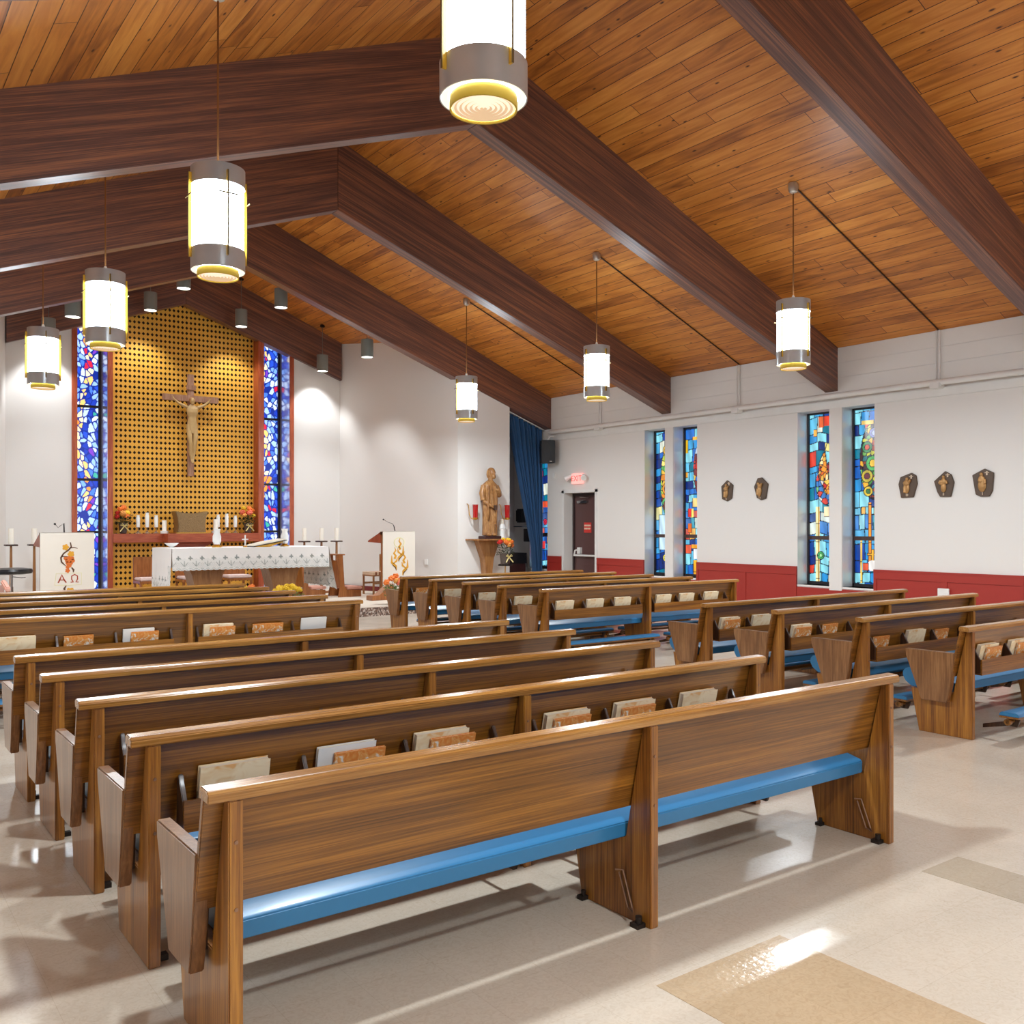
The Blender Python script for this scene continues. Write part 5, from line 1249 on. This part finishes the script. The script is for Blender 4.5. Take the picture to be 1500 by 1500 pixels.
for lab, x in (('low wooden celebrant chair with a pale pad seen under the altar cloth, left', 5.05), ('low wooden celebrant chair seen under the altar cloth, middle', 5.85), ('low wooden celebrant chair seen under the altar cloth, right', 6.75)):
    t = thing('celebrant_chair', lab, 'chair', (x, 18.7, PLAT_Z), group='celebrant chairs behind the altar')
    MB().box(-.26, .26, -.25, .25, .36, .41).build('seat', M['furn'], t, bevel=0.004)
    MB().box(-.24, .24, -.24, .22, .41, .47).build('seat_pad', M['pinkcloth'], t, bevel=0.015)
    MB().box(-.26, .26, .21, .25, .41, .86).build('backrest', M['furn'], t, bevel=0.004)
    for sx in (-.25, .21):
        for sy in (-.24, .20): MB().box(sx, sx + .04, sy, sy + .04, 0, .36).build('leg', M['furn'], t)
ch = thing('striped_chair', 'light wooden chair with a cream and brown striped seat behind the ambo', 'chair', (9.55, 17.9, PLAT_Z), rz=math.radians(4))
for i in range(9):
    pass
mb = MB()
for i in range(10):
    mb.cur = i % 2; mb.box(-.23 + i * .046, -.23 + (i + 1) * .046, -.22, .22, .42, .48)
mb.build('seat', [M['stripe'], M['stripe2']], ch)
MB().box(-.23, .23, -.22, .22, .39, .42).build('seat_frame', M['bracketwood'], ch)
for sx, sy, hh in ((-.23, -.22, .40), (-.23, .18, .40), (.19, -.22, .85), (.19, .18, .85)): MB().box(sx, sx + .035, sy, sy + .035, 0, hh).build('leg', M['bracketwood'], ch, bevel=0.003)
MB().box(-.21, .21, -.21, -.18, .22, .26).box(-.21, .21, .185, .21, .22, .26).build('stretcher', M['bracketwood'], ch)
MB().box(.20, .22, -.2, .2, .62, .82).build('backrest', M['bracketwood'], ch)
t = thing('round_stool', 'black padded round stool on a chrome post at the left edge', 'stool', (2.36, 16.6, PLAT_Z))
MB().lathe([(.001, .70), (.20, .70), (.29, .715), (.305, .75), (.29, .785), (.18, .80), (.001, .80)], n=32).build('seat', M['blackvinyl'], t, smooth=True)
MB().lathe([(.025, .03), (.025, .50), (.018, .50), (.018, .70)], n=16).build('post', M['chrome'], t, smooth=True)
MB().lathe([(.22, 0), (.20, .02), (.03, .035)], n=28).build('base', M['black'], t, smooth=True)
MB().tube([(.02, 0, .66), (.14, 0, .64), (.2, 0, .645)], .006, 6).build('lever', M['iron'], t)
t = thing('server_chair', 'chair with a rose padded arm below the black stool', 'chair', (1.90, 15.60, PLAT_Z))
MB().box(-.25, .25, -.25, .25, .36, .44).build('seat', M['cushion'], t, bevel=0.02)
MB().box(-.25, .25, .21, .26, .44, .58).build('backrest', M['pinkcloth'], t, bevel=0.01)
for sx in (-.25, .21):
    for sy in (-.25, .21): MB().box(sx, sx + .04, sy, sy + .04, 0, .36).build('leg', M['redwood'], t)
MB().prism([(-.26, .50), (.20, .60), (.20, .66), (-.26, .57)], 'x', .20, .27).build('arm_pad', M['cushion'], t, bevel=0.015)
MB().box(.215, .255, -.22, -.18, .36, .52).build('arm_post', M['redwood'], t)

# ---------------------------------------------------------------- alcove with curtain
cu = MB(); ns, ntt = 110, 40
vs = []; fs = []
keyt = [(0.0, 11.94, 12.96), (0.35, 12.28, 12.95), (0.55, 12.47, 12.93), (0.72, 12.64, 12.91), (0.85, 12.68, 12.89), (1.0, 12.66, 12.90)]
def lerpk(tt, i):
    for a, b in zip(keyt, keyt[1:]):
        if a[0] <= tt <= b[0]: q = (tt - a[0]) / (b[0] - a[0]); return a[i] + (b[i] - a[i]) * q
    return keyt[-1][i]
for j in range(ntt + 1):
    tt = j / ntt; xa, xb = lerpk(tt, 1), lerpk(tt, 2)
    for i in range(ns + 1):
        q = i / ns; x = xa + (xb - xa) * q
        ztop = beam_z(11.94 + (12.96 - 11.94) * q) - .03
        z = ztop + (0.03 - ztop) * tt
        amp = .035 + .03 * tt
        y = 16.47 + amp * math.sin(q * 2 * PI * 9 + .6 * math.sin(q * 9)) + .02 * math.sin(q * 40 + tt * 5)
        vs.append((x, y, z))
for j in range(ntt):
    for i in range(ns): a = j * (ns + 1) + i; fs.append((a, a + 1, a + ns + 2, a + ns + 1))
cu._add(vs, fs); o = cu.build('blue_curtain', M['curtain'], smooth=True)
tag(o, 'dark blue velvet curtain gathered to one side of the alcove opening', 'curtain')
t = thing('curtain_rail', 'white curtain rail following the underside of the sloping beam', 'curtain rail')
MB().tube([(11.9, 16.38, beam_z(11.9) - .035), (12.95, 16.38, beam_z(12.95) - .035)], .012, 8).build('rail', M['white'], t)
t = thing('alcove_monitor', 'black monitor speaker on a wall bracket in the dim alcove behind the curtain', 'speaker', (12.72, 16.86, 1.70))
MB().box(-.15, .15, -.12, .12, 0, .31).build('cabinet', M['black'], t, bevel=0.03); MB().box(-.28, .10, -.02, .02, -.10, -.08).build('bracket', M['chrome'], t)
t = thing('small_speaker', 'small black speaker box beside the lower edge of the blue curtain', 'speaker', (12.80, 16.80, 1.27))
MB().box(-.07, .09, -.08, .08, 0, .29).build('cabinet', M['black'], t, bevel=0.006); MB().tube([(0.02, .08, .2), (.19, .1, .2)], .012, 6).build('bracket', M['iron'], t)
t = thing('organ_console', 'dark brown organ console with a black top in the alcove', 'organ', (12.40, 17.0, 0))
MB().box(-.42, .32, -.22, .22, 0, .78).build('case', M['darkwood'], t, bevel=0.006); MB().box(-.44, .34, -.24, .24, .78, 1.02).build('lid', M['black'], t, bevel=0.006)
t = thing('dark_wall_panel', 'tall narrow dark panel on the alcove wall beside the opening', 'panel', (12.20, 17.52, 1.55))
MB().box(-.20, .28, 0.0, .06, 0, .85).build('board', M['darkwood'], t, bevel=0.004)

# ---------------------------------------------------------------- stations of the cross
def station(y, z, outline, fig, numeral, label, hh=.37, ww=.30):
    t = thing('station_plaque', label, 'plaque', (XW - .001, y, z), group='bronze plaques along the side wall')
    pts = [(-a * ww, b * hh) for a, b in outline]      # seen from the room: a to the viewer's right is -y
    MB().prism(pts, 'x', -.028, 0).build('plate', M['bronze'], t, bevel=0.005)
    f = MB()
    for c, r in fig['b']: f.sph((-.035, -c[0] * ww, c[1] * hh), (.022, r[0] * ww, r[1] * hh), 14, 10)
    for a, b, r in fig['l']: f.tube([(-.040, -a[0] * ww, a[1] * hh), (-.048, -b[0] * ww, b[1] * hh)], r * ww, 8)
    remeshed(f, 'relief_figure', M['relief'], t, .006, smooth_it=1)
    if fig.get('x', True):
        MB().box(-.036, -.028, -.20 * ww - .010, -.20 * ww + .010, .26 * hh, .40 * hh).box(-.036, -.028, -.20 * ww - .030, -.20 * ww + .030, .335 * hh, .36 * hh).build('cross_mark', M['mark'], t)
    text_mesh('numeral', numeral, .055, M['mark'], t, (-.034, -fig.get('nx', 0) * ww, -.40 * hh), (PI / 2, 0, -PI / 2))
FA = {'b': [((-.05, -.12), (.17, .22)), ((-.05, .08), (.18, .14)), ((-.02, .25), (.085, .075))], 'l': [((-.18, .12), (.02, .0), .07), ((.10, .12), (.18, .22), .06), ((-.15, -.05), (-.12, -.30), .07)], 'nx': -.02}
FB = {'b': [((0, -.14), (.14, .20)), ((0, .08), (.15, .15)), ((0, .27), (.075, .075))], 'l': [((-.14, .14), (-.2, .02), .055), ((-.2, .02), (-.05, -.02), .05), ((.14, .14), (.19, .0), .055)], 'nx': 0}
FC = {'b': [((-.02, -.10), (.20, .24)), ((-.04, .10), (.18, .16)), ((-.05, .29), (.09, .08))], 'l': [((-.18, .10), (-.05, .02), .06), ((.12, .12), (.14, -.05), .06)], 'nx': 0}
FD = {'b': [((-.10, -.10), (.18, .26)), ((-.06, .12), (.16, .12)), ((-.16, .22), (.10, .08))], 'l': [((.05, .12), (.12, .24), .06), ((-.2, .0), (-.18, -.28), .08)], 'x': False, 'nx': -.05}
O1 = [(-.12, -.5), (.30, -.5), (.44, -.30), (.5, .34), (.08, .5), (-.5, .28), (-.34, -.42)]
O2 = [(-.20, -.5), (.34, -.5), (.5, .05), (.36, .36), (.06, .5), (-.5, .12), (-.34, -.3)]
O3 = [(-.36, -.5), (.30, -.48), (.5, .05), (.44, .38), (.20, .5), (-.40, .34), (-.5, .05)]
O4 = [(.0, -.5), (.34, -.44), (.5, .2), (.06, .5), (-.24, .48), (-.5, .10), (-.30, -.40)]
O5 = [(.02, -.5), (.40, -.36), (.5, .26), (.02, .5), (-.46, .22), (-.40, -.38)]
station(6.577, 2.235, O1, FC, 'I', 'bronze plaque with a robed relief figure, nearest the photo edge, numbered one', .39)
station(7.139, 2.236, O2, FB, 'II', 'bronze plaque with a relief figure, middle of the three right of the windows')
station(7.697, 2.236, O3, FA, 'III', 'bronze plaque with a relief figure, closest right of the tall windows')
station(10.405, 2.27, O4, FD, 'IV', 'bronze plaque right of its twin between the two window pairs', .39)
station(11.162, 2.257, O5, FA, 'V', 'bronze plaque just right of the farther pair of windows', .38, .28)

# small outlets on the chancel wall
o = MB().box(-.05, .05, -.012, 0, -.06, .06).build('chancel_outlet', M['frost'], bevel=0.003, loc=(10.305, 17.10, .86), rot=(0, 0, math.radians(-76)))
tag(o, 'small pale outlet plate on the chancel side wall right of the ambo', 'outlet')

# ---------------------------------------------------------------- camera, world, view
cam = bpy.data.cameras.new('camera'); co = bpy.data.objects.new('camera', cam); C.objects.link(co)
co.location = (0, 0, 1.64); co.rotation_euler = (PI / 2, 0, -math.radians(36.32))
cam.sensor_width = 36; cam.lens = 36 * 1365.4 / 1500; cam.shift_y = 19.5 / 1500; cam.clip_start = 0.05; cam.clip_end = 100
bpy.context.scene.camera = co
w = bpy.data.worlds.new('world'); bpy.context.scene.world = w; w.use_nodes = True
w.node_tree.nodes['Background'].inputs[0].default_value = lin((200, 215, 235)); w.node_tree.nodes['Background'].inputs[1].default_value = 0.6
sc = bpy.context.scene
sc.view_settings.view_transform = 'Standard'; sc.view_settings.look = 'None'; sc.view_settings.gamma = 1; sc.view_settings.use_curve_mapping = False
sc.view_settings.exposure = 0.16
sc.cycles.max_bounces = 9; sc.cycles.diffuse_bounces = 5; sc.cycles.glossy_bounces = 4; sc.cycles.transmission_bounces = 6
sc.cycles.use_denoising = True; sc.cycles.sample_clamp_indirect = 6.0; sc.cycles.caustics_reflective = False; sc.cycles.caustics_refractive = False
